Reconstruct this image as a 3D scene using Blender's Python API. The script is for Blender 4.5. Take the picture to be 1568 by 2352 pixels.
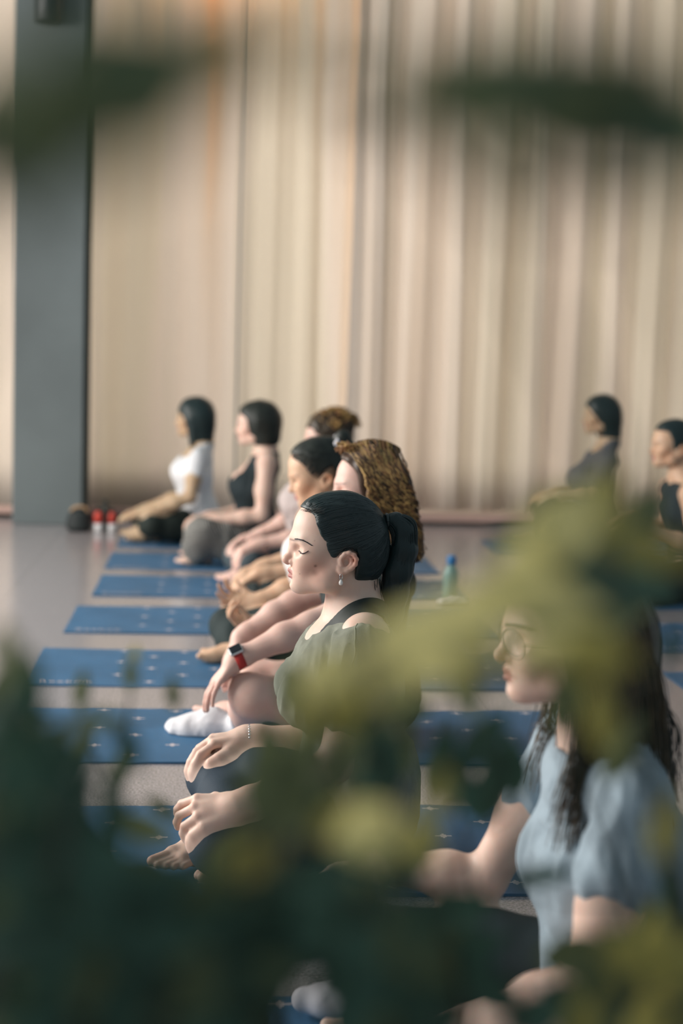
import bpy, math, random
import numpy as np
from math import sin, cos, pi, radians as rad

# ------------------------------------------------------------------ camera, light, exposure
SC = bpy.context.scene
for o in list(bpy.data.objects): bpy.data.objects.remove(o)
FPX, YAW, PITCH, ROLL, CH = 3418.56, rad(5.1146), rad(5.9842), rad(1.6742), 1.11532
_cy, _sy, _cp, _sp = cos(YAW), sin(YAW), cos(PITCH), sin(PITCH)
FW = np.array([_sy*_cp, _cy*_cp, -_sp]); _rt = np.array([_cy, -_sy, 0.]); _up = np.cross(_rt, FW)
RT = cos(ROLL)*_rt + sin(ROLL)*_up; UP = -sin(ROLL)*_rt + cos(ROLL)*_up
CAM = np.array([0., 0., CH])
def at(px, py, Y):
    d = FW + RT*(px-784)/FPX + UP*(1176-py)/FPX
    return CAM + d*(Y/d[1])
def on_floor(px, py):
    d = FW + RT*(px-784)/FPX + UP*(1176-py)/FPX
    return CAM + d*(-CH/d[2])
from mathutils import Matrix, Vector
from mathutils.bvhtree import BVHTree
cd = bpy.data.cameras.new('camera'); cam = bpy.data.objects.new('camera', cd); SC.collection.objects.link(cam)
M = Matrix(((RT[0], UP[0], -FW[0], 0), (RT[1], UP[1], -FW[1], 0), (RT[2], UP[2], -FW[2], CH), (0, 0, 0, 1)))
cam.matrix_world = M
cd.sensor_fit = 'VERTICAL'; cd.sensor_height = 36; cd.sensor_width = 24; cd.lens = FPX/2352*36
cd.clip_start = .05
cd.dof.use_dof = True; cd.dof.focus_distance = 3.24; cd.dof.aperture_fstop = 1.9
SC.camera = cam
SC.view_settings.view_transform = 'Standard'; SC.view_settings.look = 'None'
SC.view_settings.gamma = 1.0; SC.view_settings.use_curve_mapping = False
SC.view_settings.exposure = 0.08
SC.cycles.max_bounces = 6; SC.cycles.diffuse_bounces = 3; SC.cycles.glossy_bounces = 2
SC.cycles.transmission_bounces = 4; SC.cycles.transparent_max_bounces = 6
SC.cycles.caustics_reflective = False; SC.cycles.caustics_refractive = False
SC.cycles.use_denoising = True
W = bpy.data.worlds.new('world'); SC.world = W; W.use_nodes = True
W.node_tree.nodes['Background'].inputs[0].default_value = (.62, .78, .86, 1)
W.node_tree.nodes['Background'].inputs[1].default_value = .34
def area(name, loc, target, sx, sy, power, col):
    l = bpy.data.lights.new(name, 'AREA'); l.shape = 'RECTANGLE'; l.size = sx; l.size_y = sy
    l.energy = power; l.color = col
    o = bpy.data.objects.new(name, l); SC.collection.objects.link(o); o.location = loc
    o.rotation_euler = (Vector(target)-Vector(loc)).to_track_quat('-Z', 'Y').to_euler()
    return o
area('daylight_window_left', (-5.0, 5.0, 2.4), (0.4, 3.6, .6), 6.0, 2.8, 640, (1.0, .95, .89))
area('daylight_behind_curtain', (1.2, 12.2, 2.2), (1.2, 9.9, 1.9), 10, 4.5, 1000, (1.0, .92, .82))
area('warm_light_behind_curtain', (.12, 10.4, 3.9), (.10, 9.9, 3.5), .5, .5, 50, (1.0, .5, .15))

random.seed(7); RS = np.random.RandomState(5)
# ------------------------------------------------------------------ helpers
def mat(name, col, rough=.6, var=0., vscale=20, bump=0., bscale=80, spec=.4, sss=0., col2=None, metal=0., transl=0., sheen=0.):
    m = bpy.data.materials.new(name); m.use_nodes = True; nt = m.node_tree; N = nt.nodes; L = nt.links
    b = N['Principled BSDF']; b.inputs['Base Color'].default_value = (*col, 1)
    b.inputs['Roughness'].default_value = rough; b.inputs['Specular IOR Level'].default_value = spec
    b.inputs['Metallic'].default_value = metal
    if sheen: b.inputs['Sheen Weight'].default_value = sheen
    if sss:
        b.inputs['Subsurface Weight'].default_value = sss
        b.inputs['Subsurface Radius'].default_value = (.012, .004, .002); b.inputs['Subsurface Scale'].default_value = 1
    tc = N.new('ShaderNodeTexCoord')
    if var or col2:
        n = N.new('ShaderNodeTexNoise'); n.inputs['Scale'].default_value = vscale; n.inputs['Detail'].default_value = 4
        L.new(tc.outputs['Object'], n.inputs['Vector'])
        r = N.new('ShaderNodeValToRGB'); r.color_ramp.elements[0].position = .35; r.color_ramp.elements[1].position = .65
        c2 = col2 or tuple(min(1, c*(1+var)) for c in col); c1 = col if col2 else tuple(c*(1-var) for c in col)
        r.color_ramp.elements[0].color = (*c1, 1); r.color_ramp.elements[1].color = (*c2, 1)
        L.new(n.outputs['Fac'], r.inputs['Fac']); L.new(r.outputs['Color'], b.inputs['Base Color'])
    if bump:
        n2 = N.new('ShaderNodeTexNoise'); n2.inputs['Scale'].default_value = bscale; n2.inputs['Detail'].default_value = 3
        L.new(tc.outputs['Object'], n2.inputs['Vector'])
        bp = N.new('ShaderNodeBump'); bp.inputs['Strength'].default_value = bump; bp.inputs['Distance'].default_value = .004
        L.new(n2.outputs['Fac'], bp.inputs['Height']); L.new(bp.outputs['Normal'], b.inputs['Normal'])
    if transl:
        t = N.new('ShaderNodeBsdfTranslucent'); t.inputs['Color'].default_value = (*(col2 or col), 1)
        mx = N.new('ShaderNodeMixShader'); mx.inputs[0].default_value = transl
        L.new(b.outputs[0], mx.inputs[1]); L.new(t.outputs[0], mx.inputs[2])
        L.new(mx.outputs[0], N['Material Output'].inputs['Surface'])
    return m
def mesh_np(name, V, Fq, material, parent=None, smooth=True, tris=False):
    me = bpy.data.meshes.new(name); V = np.asarray(V, np.float32); Fq = np.asarray(Fq, np.int32)
    k = Fq.shape[1]; me.vertices.add(len(V)); me.vertices.foreach_set('co', V.ravel())
    me.loops.add(Fq.size); me.loops.foreach_set('vertex_index', Fq.ravel())
    me.polygons.add(len(Fq)); me.polygons.foreach_set('loop_start', np.arange(0, Fq.size, k, dtype=np.int32))
    me.update(calc_edges=True); me.validate()
    if smooth: me.polygons.foreach_set('use_smooth', np.ones(len(me.polygons), bool))
    me.materials.append(material)
    o = bpy.data.objects.new(name, me); SC.collection.objects.link(o)
    if parent is not None: o.parent = parent; o.matrix_parent_inverse = parent.matrix_world.inverted()
    return o
def mesh(name, V, F, material, parent=None, smooth=False):
    me = bpy.data.meshes.new(name); me.from_pydata([tuple(map(float, v)) for v in V], [], [tuple(int(i) for i in f) for f in F]); me.update()
    if smooth: me.polygons.foreach_set('use_smooth', np.ones(len(me.polygons), bool))
    me.materials.append(material); o = bpy.data.objects.new(name, me); SC.collection.objects.link(o)
    if parent is not None: o.parent = parent; o.matrix_parent_inverse = parent.matrix_world.inverted()
    return o
def thing(name, label, cat, loc=(0, 0, 0), group=None):
    o = bpy.data.objects.new(name, None); SC.collection.objects.link(o); o.location = loc
    o.matrix_world = Matrix.Translation(Vector([float(a) for a in loc])); o.empty_display_size = .05
    return tag(o, label, cat, group)
def tag(o, label, cat, group=None):
    o['label'] = label; o['category'] = cat
    if group: o['group'] = group
    return o
def struct(o): o['kind'] = 'structure'; return o
def box(a, b):
    V = [(x, y, z) for x in (a[0], b[0]) for y in (a[1], b[1]) for z in (a[2], b[2])]
    F = [(0, 1, 3, 2), (4, 6, 7, 5), (0, 4, 5, 1), (2, 3, 7, 6), (0, 2, 6, 4), (1, 5, 7, 3)]
    return V, F
def bevel(o, w=.003, n=2):
    m = o.modifiers.new('bevel', 'BEVEL'); m.width = w; m.segments = n; return o
def lathe(prof, c, n=24, axis=None):
    V = []; F = []; c = np.asarray(c, float)
    for r, z in prof:
        for i in range(n): V.append((c[0]+r*cos(2*pi*i/n), c[1]+r*sin(2*pi*i/n), c[2]+z))
    for j in range(len(prof)-1):
        for i in range(n): F.append((j*n+i, j*n+(i+1) % n, (j+1)*n+(i+1) % n, (j+1)*n+i))
    F.append(tuple(range(n-1, -1, -1))); F.append(tuple((len(prof)-1)*n+i for i in range(n)))
    return V, F
def tubes(paths, rads, sides=5):
    """many tapered tubes as one vertex and quad array"""
    Vs, Fs, base = [], [], 0
    for P, R in zip(paths, rads):
        P = np.asarray(P, float); n = len(P); R = np.broadcast_to(np.asarray(R, float), (n,))
        T = np.gradient(P, axis=0); T /= np.linalg.norm(T, axis=1, keepdims=True)+1e-9
        ref = np.array([0, 1., 0]) if abs(T[:, 1]).mean() < .8 else np.array([1., 0, 0])
        A = np.cross(T, ref); A /= np.linalg.norm(A, axis=1, keepdims=True)+1e-9; B = np.cross(T, A)
        ang = np.arange(sides)*2*pi/sides
        V = P[:, None]+R[:, None, None]*(A[:, None]*np.cos(ang)[None, :, None]+B[:, None]*np.sin(ang)[None, :, None])
        Vs.append(V.reshape(-1, 3))
        i = np.arange(n-1)[:, None]*sides+base; j = np.arange(sides)[None]; jn = (j+1) % sides
        Fs.append(np.stack([i+j, i+jn, i+sides+jn, i+sides+j], -1).reshape(-1, 4)); base += n*sides
    return np.concatenate(Vs), np.concatenate(Fs)
def spline(P, n):
    P = np.asarray(P, float); m = len(P)
    if m == 2: t = np.linspace(0, 1, n)[:, None]; return P[0]*(1-t)+P[1]*t
    Q = np.vstack([2*P[0]-P[1], P, 2*P[-1]-P[-2]]); out = []
    for s in np.linspace(0, m-1-1e-6, n):
        i = int(s); t = s-i; a, b, c, d = Q[i:i+4]
        out.append(.5*((2*b)+(c-a)*t+(2*a-5*b+4*c-d)*t*t+(-a+3*b-3*c+d)*t**3))
    return np.array(out)
def noise3(P, seed=0):
    """smooth value noise in -1..1 at Nx3 points"""
    T = np.random.RandomState(seed).uniform(-1, 1, (32, 32, 32)).astype(np.float32)
    i = np.floor(P).astype(int); f = P-i; f = f*f*(3-2*f); i &= 31; j = (i+1) & 31
    g = lambda a, b, c: T[a, b, c]
    x, y, z = f[:, 0], f[:, 1], f[:, 2]
    c00 = g(i[:, 0], i[:, 1], i[:, 2])*(1-x)+g(j[:, 0], i[:, 1], i[:, 2])*x
    c10 = g(i[:, 0], j[:, 1], i[:, 2])*(1-x)+g(j[:, 0], j[:, 1], i[:, 2])*x
    c01 = g(i[:, 0], i[:, 1], j[:, 2])*(1-x)+g(j[:, 0], i[:, 1], j[:, 2])*x
    c11 = g(i[:, 0], j[:, 1], j[:, 2])*(1-x)+g(j[:, 0], j[:, 1], j[:, 2])*x
    return (c00*(1-y)+c10*y)*(1-z)+(c01*(1-y)+c11*y)*z

# ------------------------------------------------------------------ distance-field sculpting
def rc(a, b, ra, rb=None, k=.02, s=None, op='+', r=None):
    """tapered limb between two joints; s = (sx,sy,sz) squeezes it"""
    return dict(t='rc', a=np.asarray(a, float), b=np.asarray(b, float), ra=ra, rb=ra if rb is None else rb, k=k, s=s, op=op)
def el(c, r, k=.02, R=None, op='+'):
    return dict(t='el', c=np.asarray(c, float), r=np.asarray(r, float), k=k, R=R, op=op)
def inflate(p, d):
    q = dict(p)
    if q['t'] == 'rc': q['ra'] += d; q['rb'] += d
    else: q['r'] = q['r']+d
    return q
class Field:
    def __init__(s, xs, ys, zs):
        s.ax = [np.asarray(a, np.float32) for a in (xs, ys, zs)]
        s.F = np.full([len(a) for a in s.ax], .2, np.float32)
    def sub(s, lo, hi):
        sl = []
        for a, l, h in zip(s.ax, lo, hi):
            i0 = np.searchsorted(a, l); i1 = np.searchsorted(a, h); sl.append(slice(max(0, i0-1), min(len(a), i1+1)))
        return tuple(sl)
    def add(s, p):
        m = p['k']+.02
        if p['t'] == 'rc':
            S = np.asarray(p['s'] if p['s'] is not None else (1, 1, 1), float); r = max(p['ra'], p['rb'])
            lo = np.minimum(p['a'], p['b'])-(r+m)/S; hi = np.maximum(p['a'], p['b'])+(r+m)/S
        else:
            r = p['r'].max(); ext = p['r'] if p['R'] is None else np.array([r]*3); lo = p['c']-ext-m; hi = p['c']+ext+m
        sl = s.sub(lo, hi)
        if min(x.stop-x.start for x in sl) < 1: return
        X = s.ax[0][sl[0]][:, None, None]; Y = s.ax[1][sl[1]][None, :, None]; Z = s.ax[2][sl[2]][None, None, :]
        f = np.float32
        if p['t'] == 'rc':
            a = p['a']; b = (p['b']-a)*S; L2 = max(b@b, 1e-9)
            x, y, z = (X-f(a[0]))*f(S[0]), (Y-f(a[1]))*f(S[1]), (Z-f(a[2]))*f(S[2])
            t = np.clip((x*f(b[0])+y*f(b[1])+z*f(b[2]))/f(L2), 0, 1)
            d = np.sqrt((x-t*f(b[0]))**2+(y-t*f(b[1]))**2+(z-t*f(b[2]))**2)-(f(p['ra'])+t*f(p['rb']-p['ra']))
        else:
            c = p['c']; x, y, z = X-f(c[0]), Y-f(c[1]), Z-f(c[2])
            if p['R'] is not None:
                R = p['R'].astype(f); x, y, z = (R[0, 0]*x+R[1, 0]*y+R[2, 0]*z, R[0, 1]*x+R[1, 1]*y+R[2, 1]*z, R[0, 2]*x+R[1, 2]*y+R[2, 2]*z)
            r = p['r'].astype(f)
            k0 = np.sqrt((x/r[0])**2+(y/r[1])**2+(z/r[2])**2); k1 = np.sqrt((x/r[0]**2)**2+(y/r[1]**2)**2+(z/r[2]**2)**2)+f(1e-6)
            d = k0*(k0-1)/k1
        A = s.F[sl]; k = f(p['k'])
        if p['op'] == '+':
            h = np.maximum(k-np.abs(A-d), 0)/k; s.F[sl] = np.minimum(A, d)-h*h*k*f(.25)
        else:
            d = -d; h = np.maximum(k-np.abs(A-d), 0)/k; s.F[sl] = np.maximum(A, d)+h*h*k*f(.25)
    def keep_poly(s, P, inside=True, k=.004):
        """clip by a polygon drawn in the x,z plane"""
        D = poly2(np.asarray(P, float), s.ax[0], s.ax[2])
        if not inside: D = -D
        D = D[:, None, :]; h = np.maximum(k-np.abs(s.F-D), 0)/k; s.F = np.maximum(s.F, D)+h*h*np.float32(k*.25)
    def build(s):
        F = s.F; F[0] = F[-1] = .05; F[:, 0] = F[:, -1] = .05; F[:, :, 0] = F[:, :, -1] = .05
        I = F < 0; n = np.zeros([d-1 for d in F.shape], np.uint8)
        for a in (0, 1):
            for b in (0, 1):
                for c in (0, 1): n += I[a:a+n.shape[0], b:b+n.shape[1], c:c+n.shape[2]]
        act = (n > 0) & (n < 8); idx = np.argwhere(act); vid = np.full(n.shape, -1, np.int32); vid[act] = np.arange(len(idx))
        del n, act
        acc = np.zeros((len(idx), 3), np.float32); cnt = np.zeros(len(idx), np.float32); i, j, k = idx.T
        for ax in range(3):
            for u in (0, 1):
                for v in (0, 1):
                    o = [0, 0, 0]; ot = [a for a in range(3) if a != ax]; o[ot[0]] = u; o[ot[1]] = v
                    a0 = (i+o[0], j+o[1], k+o[2]); o[ax] = 1; a1 = (i+o[0], j+o[1], k+o[2])
                    f0 = F[a0]; f1 = F[a1]; m = (f0 < 0) != (f1 < 0); t = f0/np.where(m, f0-f1, 1)
                    for d in range(3):
                        x0 = s.ax[d][a0[d]]; x1 = s.ax[d][a1[d]]
                        acc[:, d] += np.where(m, x0+(x1-x0)*t, 0)
                    cnt += m
        V = acc/cnt[:, None]; Q = []
        for ax in range(3):
            sl0 = [slice(1, -1)]*3; sl1 = [slice(1, -1)]*3; sl0[ax] = slice(0, -1); sl1[ax] = slice(1, None)
            A = I[tuple(sl0)]; B = I[tuple(sl1)]; e = np.argwhere(A != B)
            ins = A[tuple(e.T)]
            off = [1, 1, 1]; off[ax] = 0; e = e+off
            u, v = [a for a in range(3) if a != ax]
            def g(du, dv):
                c = e.copy(); c[:, u] -= du; c[:, v] -= dv; return vid[tuple(c.T)]
            q = np.stack([g(0, 0), g(1, 0), g(1, 1), g(0, 1)], 1)
            flip = ins if ax == 1 else ~ins
            q[flip] = q[flip][:, ::-1]; Q.append(q)
        Q = np.concatenate(Q); Q = Q[(Q >= 0).all(1)]
        return V, Q
def poly2(P, xs, zs):
    X = xs[:, None].astype(float); Z = zs[None, :].astype(float); d = np.full((len(xs), len(zs)), 1e9); s = np.ones_like(d)
    n = len(P)
    for i in range(n):
        a = P[i]; b = P[i-1]; e = b-a; wx = X-a[0]; wz = Z-a[1]
        t = np.clip((wx*e[0]+wz*e[1])/(e@e+1e-12), 0, 1)
        d = np.minimum(d, (wx-e[0]*t)**2+(wz-e[1]*t)**2)
        c1 = Z >= a[1]; c2 = Z < b[1]; c3 = e[0]*wz > e[1]*wx
        s = np.where((c1 & c2 & c3) | (~c1 & ~c2 & ~c3), -s, s)
    return (np.sqrt(d)*s).astype(np.float32)
def axis(segs):
    """segs: [(start, end, step), ...] contiguous"""
    out = []
    for a, b, st in segs: out.append(np.arange(a, b-st*.4, st))
    return np.concatenate(out)
def vnorm(V, Q):
    a = V[Q[:, 2]]-V[Q[:, 0]]; b = V[Q[:, 3]]-V[Q[:, 1]]; n = np.cross(a, b); N = np.zeros_like(V)
    for c in range(4): np.add.at(N, Q[:, c], n)
    return N/(np.linalg.norm(N, axis=1, keepdims=True)+1e-9)
def attr(o, name, vals):
    a = o.data.attributes.new(name, 'FLOAT', 'POINT'); a.data.foreach_set('value', np.asarray(vals, np.float32))

# ------------------------------------------------------------------ materials
def skin_mat(name, col, deep, lip=(.42, .16, .14)):
    m = bpy.data.materials.new(name); m.use_nodes = True; N = m.node_tree.nodes; L = m.node_tree.links
    b = N['Principled BSDF']; b.inputs['Roughness'].default_value = .48; b.inputs['Specular IOR Level'].default_value = .35
    b.inputs['Subsurface Weight'].default_value = .25; b.inputs['Subsurface Radius'].default_value = (.012, .004, .002)
    b.inputs['Subsurface Scale'].default_value = 1.0
    tc = N.new('ShaderNodeTexCoord'); n = N.new('ShaderNodeTexNoise'); n.inputs['Scale'].default_value = 28; n.inputs['Detail'].default_value = 5
    L.new(tc.outputs['Object'], n.inputs['Vector'])
    r = N.new('ShaderNodeValToRGB'); r.color_ramp.elements[0].position = .36; r.color_ramp.elements[1].position = .64
    r.color_ramp.elements[0].color = (*[a*.78+c*.22 for a, c in zip(col, deep)], 1); r.color_ramp.elements[1].color = (*col, 1)
    L.new(n.outputs['Fac'], r.inputs['Fac']); cur = r.outputs['Color']
    for att, c in (('flush', deep), ('lip', lip), ('mole', (.16, .07, .05)), ('brow', (.10, .07, .06))):
        a = N.new('ShaderNodeAttribute'); a.attribute_name = att
        mx = N.new('ShaderNodeMix'); mx.data_type = 'RGBA'; L.new(a.outputs['Fac'], mx.inputs[0]); L.new(cur, mx.inputs[6])
        mx.inputs[7].default_value = (*c, 1); cur = mx.outputs[2]
    L.new(cur, b.inputs['Base Color'])
    n2 = N.new('ShaderNodeTexNoise'); n2.inputs['Scale'].default_value = 420; L.new(tc.outputs['Object'], n2.inputs['Vector'])
    bp = N.new('ShaderNodeBump'); bp.inputs['Strength'].default_value = .12; bp.inputs['Distance'].default_value = .001
    L.new(n2.outputs['Fac'], bp.inputs['Height']); L.new(bp.outputs['Normal'], b.inputs['Normal'])
    return m
SKIN = {'fair': skin_mat('skin_fair', (.74, .53, .43), (.62, .27, .19)),
        'pink': skin_mat('skin_pink', (.74, .50, .42), (.62, .28, .22)),
        'warm': skin_mat('skin_warm', (.66, .44, .30), (.52, .20, .09)),
        'olive': skin_mat('skin_olive', (.55, .40, .26), (.45, .20, .10))}
BLACKHAIR = mat('hair_black', (.014, .027, .028), .42, spec=.35)
BLACKHAIR2 = mat('hair_black_strand', (.020, .033, .034), .30, spec=.5)
BRUNETTE = mat('hair_dark_brown', (.016, .020, .016), .5, var=.3, vscale=40)
BROWN = mat('hair_brown', (.045, .032, .020), .45, var=.3, vscale=30)
BROWN2 = mat('hair_brown_strand', (.085, .055, .030), .4, var=.3, vscale=30)
GOLD = mat('hair_golden', (.50, .31, .11), .45, var=.3, vscale=25)
AUBURN = mat('hair_auburn', (.24, .115, .045), .45, var=.3, vscale=25)
DARKRED = mat('hair_dark_auburn', (.05, .026, .014), .5, var=.3, vscale=25)
LASH = mat('eyelash', (.02, .02, .025), .6)
METAL = mat('silver', (.75, .75, .76), .2, metal=1.)
GOLDM = mat('gold', (.8, .6, .3), .25, metal=1.)
PEARL = mat('pearl', (.9, .86, .82), .15, spec=.7)
# ------------------------------------------------------------------ the room
def curtain_mat():
    m = bpy.data.materials.new('sheer_curtain_fabric'); m.use_nodes = True; N = m.node_tree.nodes; L = m.node_tree.links
    b = N['Principled BSDF']; b.inputs['Roughness'].default_value = .8; b.inputs['Specular IOR Level'].default_value = .15
    tc = N.new('ShaderNodeTexCoord'); mp = N.new('ShaderNodeMapping'); mp.inputs['Scale'].default_value = (1.5, .3, .05)
    n = N.new('ShaderNodeTexNoise'); n.inputs['Scale'].default_value = 1.6; n.inputs['Detail'].default_value = 3; n.inputs['Roughness'].default_value = .5
    L.new(tc.outputs['Object'], mp.inputs['Vector']); L.new(mp.outputs[0], n.inputs['Vector'])
    r = N.new('ShaderNodeValToRGB'); e = r.color_ramp.elements
    e[0].position = .30; e[0].color = (.63, .57, .49, 1); e[1].position = .76; e[1].color = (.72, .55, .40, 1)
    x = e.new(.42); x.color = (.67, .62, .54, 1); x = e.new(.55); x.color = (.70, .64, .58, 1); x = e.new(.66); x.color = (.68, .60, .52, 1)
    L.new(n.outputs['Fac'], r.inputs['Fac']); L.new(r.outputs['Color'], b.inputs['Base Color'])
    t = N.new('ShaderNodeBsdfTranslucent'); L.new(r.outputs['Color'], t.inputs['Color'])
    mx = N.new('ShaderNodeMixShader'); mx.inputs[0].default_value = .38
    L.new(b.outputs[0], mx.inputs[1]); L.new(t.outputs[0], mx.inputs[2]); L.new(mx.outputs[0], N['Material Output'].inputs['Surface'])
    return m
CURT = curtain_mat()
def floor_mat():
    m = bpy.data.materials.new('polished_terrazzo'); m.use_nodes = True; N = m.node_tree.nodes; L = m.node_tree.links
    b = N['Principled BSDF']; b.inputs['Specular IOR Level'].default_value = .5
    tc = N.new('ShaderNodeTexCoord')
    n = N.new('ShaderNodeTexNoise'); n.inputs['Scale'].default_value = 170; n.inputs['Detail'].default_value = 6; n.inputs['Roughness'].default_value = .75
    L.new(tc.outputs['Object'], n.inputs['Vector'])
    r = N.new('ShaderNodeValToRGB'); e = r.color_ramp.elements
    e[0].position = .38; e[0].color = (.16, .15, .155, 1); e[1].position = .60; e[1].color = (.52, .475, .48, 1)
    L.new(n.outputs['Fac'], r.inputs['Fac'])
    bk = N.new('ShaderNodeTexBrick'); bk.offset = 0.; bk.inputs['Scale'].default_value = 1; bk.inputs['Mortar Size'].default_value = .0015
    bk.inputs['Brick Width'].default_value = .9; bk.inputs['Row Height'].default_value = .9
    bk.inputs['Color1'].default_value = bk.inputs['Color2'].default_value = (1, 1, 1, 1); bk.inputs['Mortar'].default_value = (.55, .53, .53, 1)
    mp = N.new('ShaderNodeMapping'); mp.inputs['Location'].default_value = (.0, .12, 0); L.new(tc.outputs['Object'], mp.inputs[0]); L.new(mp.outputs[0], bk.inputs['Vector'])
    mx = N.new('ShaderNodeMix'); mx.data_type = 'RGBA'; mx.blend_type = 'MULTIPLY'; mx.inputs[0].default_value = 1
    L.new(r.outputs[0], mx.inputs[6]); L.new(bk.outputs['Color'], mx.inputs[7]); L.new(mx.outputs[2], b.inputs['Base Color'])
    b.inputs['Roughness'].default_value = .16
    bp = N.new('ShaderNodeBump'); bp.inputs['Strength'].default_value = .12; bp.inputs['Distance'].default_value = .001
    L.new(n.outputs['Fac'], bp.inputs['Height']); L.new(bp.outputs['Normal'], b.inputs['Normal'])
    return m
FLOORM = floor_mat()
fl = struct(mesh('floor', *box((-7, -3, -.1), (8, 13, 0)), FLOORM))
WALLM = mat('grey_painted_column', (.145, .170, .172), .45, var=.10, vscale=1.4, bump=.05, bscale=12)
PINKM = mat('pale_pink_sill', (.60, .40, .34), .45, var=.05)
DARKM = mat('dark_joint', (.03, .035, .03), .6)
pil = struct(bevel(mesh('trim_1', *box((-1.236, 9.48, 0), (-.80, 9.80, 4.6)), WALLM), .008))
pil.name = 'wall_pillar'
struct(mesh('trim_2', *box((-.799, 9.50, 0), (-.772, 9.66, 4.6)), DARKM))
# windows stand behind the curtain: low wall, sill and mullions
struct(mesh('wall_back', *box((-7, 10.35, -.1), (8, 10.45, .28)), mat('back_wall_paint', (.5, .46, .42), .7)))
struct(mesh('baseboard_shade_back', *box((-7, 9.93, .0), (8, 9.95, .028)), DARKM))  # dark strip that paints in the shadow under the pink sill
struct(mesh('trim_3', *box((-7, 9.84, .028), (8, 9.91, .075)), PINKM))
def curtain(name, x0, x1, y, amp_fn, seed, SPC=.24, z0=.02, z1=4.7):
    rs = np.random.RandomState(seed); n = int((x1-x0)/.012); xs = np.linspace(x0, x1, n); m = 14; zs = np.linspace(z0, z1, m)
    ph = np.cumsum(rs.uniform(.7, 1.3, n)*.012*2*pi/SPC); ph2 = np.cumsum(rs.uniform(.5, 1.5, n)*.012*2*pi/.093)
    V = []
    for k, z in enumerate(zs):
        q = (z-z0)/(z1-z0)
        for i, x in enumerate(xs):
            a = amp_fn(x)*(.75+.35*q)
            V.append((x+.02*sin(ph[i]*.5+2*q), y+a*(sin(ph[i]+.5*sin(2.2*q+x))+.22*sin(ph2[i]+q)), z))
    F = [(k*n+i, k*n+i+1, (k+1)*n+i+1, (k+1)*n+i) for k in range(m-1) for i in range(n-1)]
    o = mesh(name, V, F, CURT, smooth=True); s = o.modifiers.new('s', 'SOLIDIFY'); s.thickness = .002
    return o
cl = thing('curtain', 'floor length sheer beige curtain, the nearly flat stretch right of the grey pillar', 'curtain', (.1, 10.12, 0), 'sheer curtains along the back')
curtain('fabric', -1.0, 1.02, 10.13, lambda x: .009+.022*max(0, min(1, (x+.1)/1.1)), 3).parent = cl
cl.children[0].matrix_parent_inverse = cl.matrix_world.inverted()
cr = thing('curtain', 'floor length sheer beige curtain hanging in deep folds, behind the people at the right', 'curtain', (2.4, 10.12, 0), 'sheer curtains along the back')
curtain('fabric', .90, 7.6, 9.97, lambda x: .058, 11, .27, .09).parent = cr
cr.children[0].matrix_parent_inverse = cr.matrix_world.inverted()
c3 = thing('curtain', 'narrow strip of pale curtain showing left of the grey pillar', 'curtain', (-2.2, 10.12, 0), 'sheer curtains along the back')
curtain('fabric', -6.5, -1.02, 10.08, lambda x: .02, 21).parent = c3
c3.children[0].matrix_parent_inverse = c3.matrix_world.inverted()
FRM = mat('window_frame_grey', (.22, .24, .24), .5); sx = at(553, 450, 10.06)[0]; V, Q = tubes([[(sx, 10.06, .09), (sx, 10.06, 2.4), (sx, 10.06, 4.7)]], [.007], 8); mesh_np('grey_seam_cord', V, Q, FRM, cl)
for nm, o_, xa, xb in (('curtain_rail', cl, -.8, .98), ('curtain_rail', cr, .90, 7.6), ('curtain_rail', c3, -6.5, -1.02)):
    mesh(nm, *box((xa, (9.93 if o_ is cr else 10.09), 4.69), (xb, (10.01 if o_ is cr else 10.17), 4.74)), METAL, o_)
# window frame seen faintly through the cloth
struct(mesh('window_1', *box((-.008+.168, 10.26, .06), (.026+.168, 10.30, 4.7)), FRM))
struct(mesh('window_2', *box((2.35, 10.24, .06), (2.40, 10.30, 4.7)), FRM))
# loudspeaker high on the pillar
sp = thing('wall_speaker', 'small black cylinder speaker high on the grey pillar at the top edge', 'speaker', tuple(at(112, 20, 9.42)))
pc = at(112, 56, 9.38)
V, F = lathe([(.075, 0), (.082, .006), (.082, .32), (.075, .326)], pc, 28); mesh('body', V, F, mat('black_plastic', (.012, .02, .022), .4), sp, True)
V, F = box((pc[0]-.02, 9.42, pc[2]+.12), (pc[0]+.02, 9.485, pc[2]+.18)); mesh('bracket', V, F, DARKM, sp)

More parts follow.
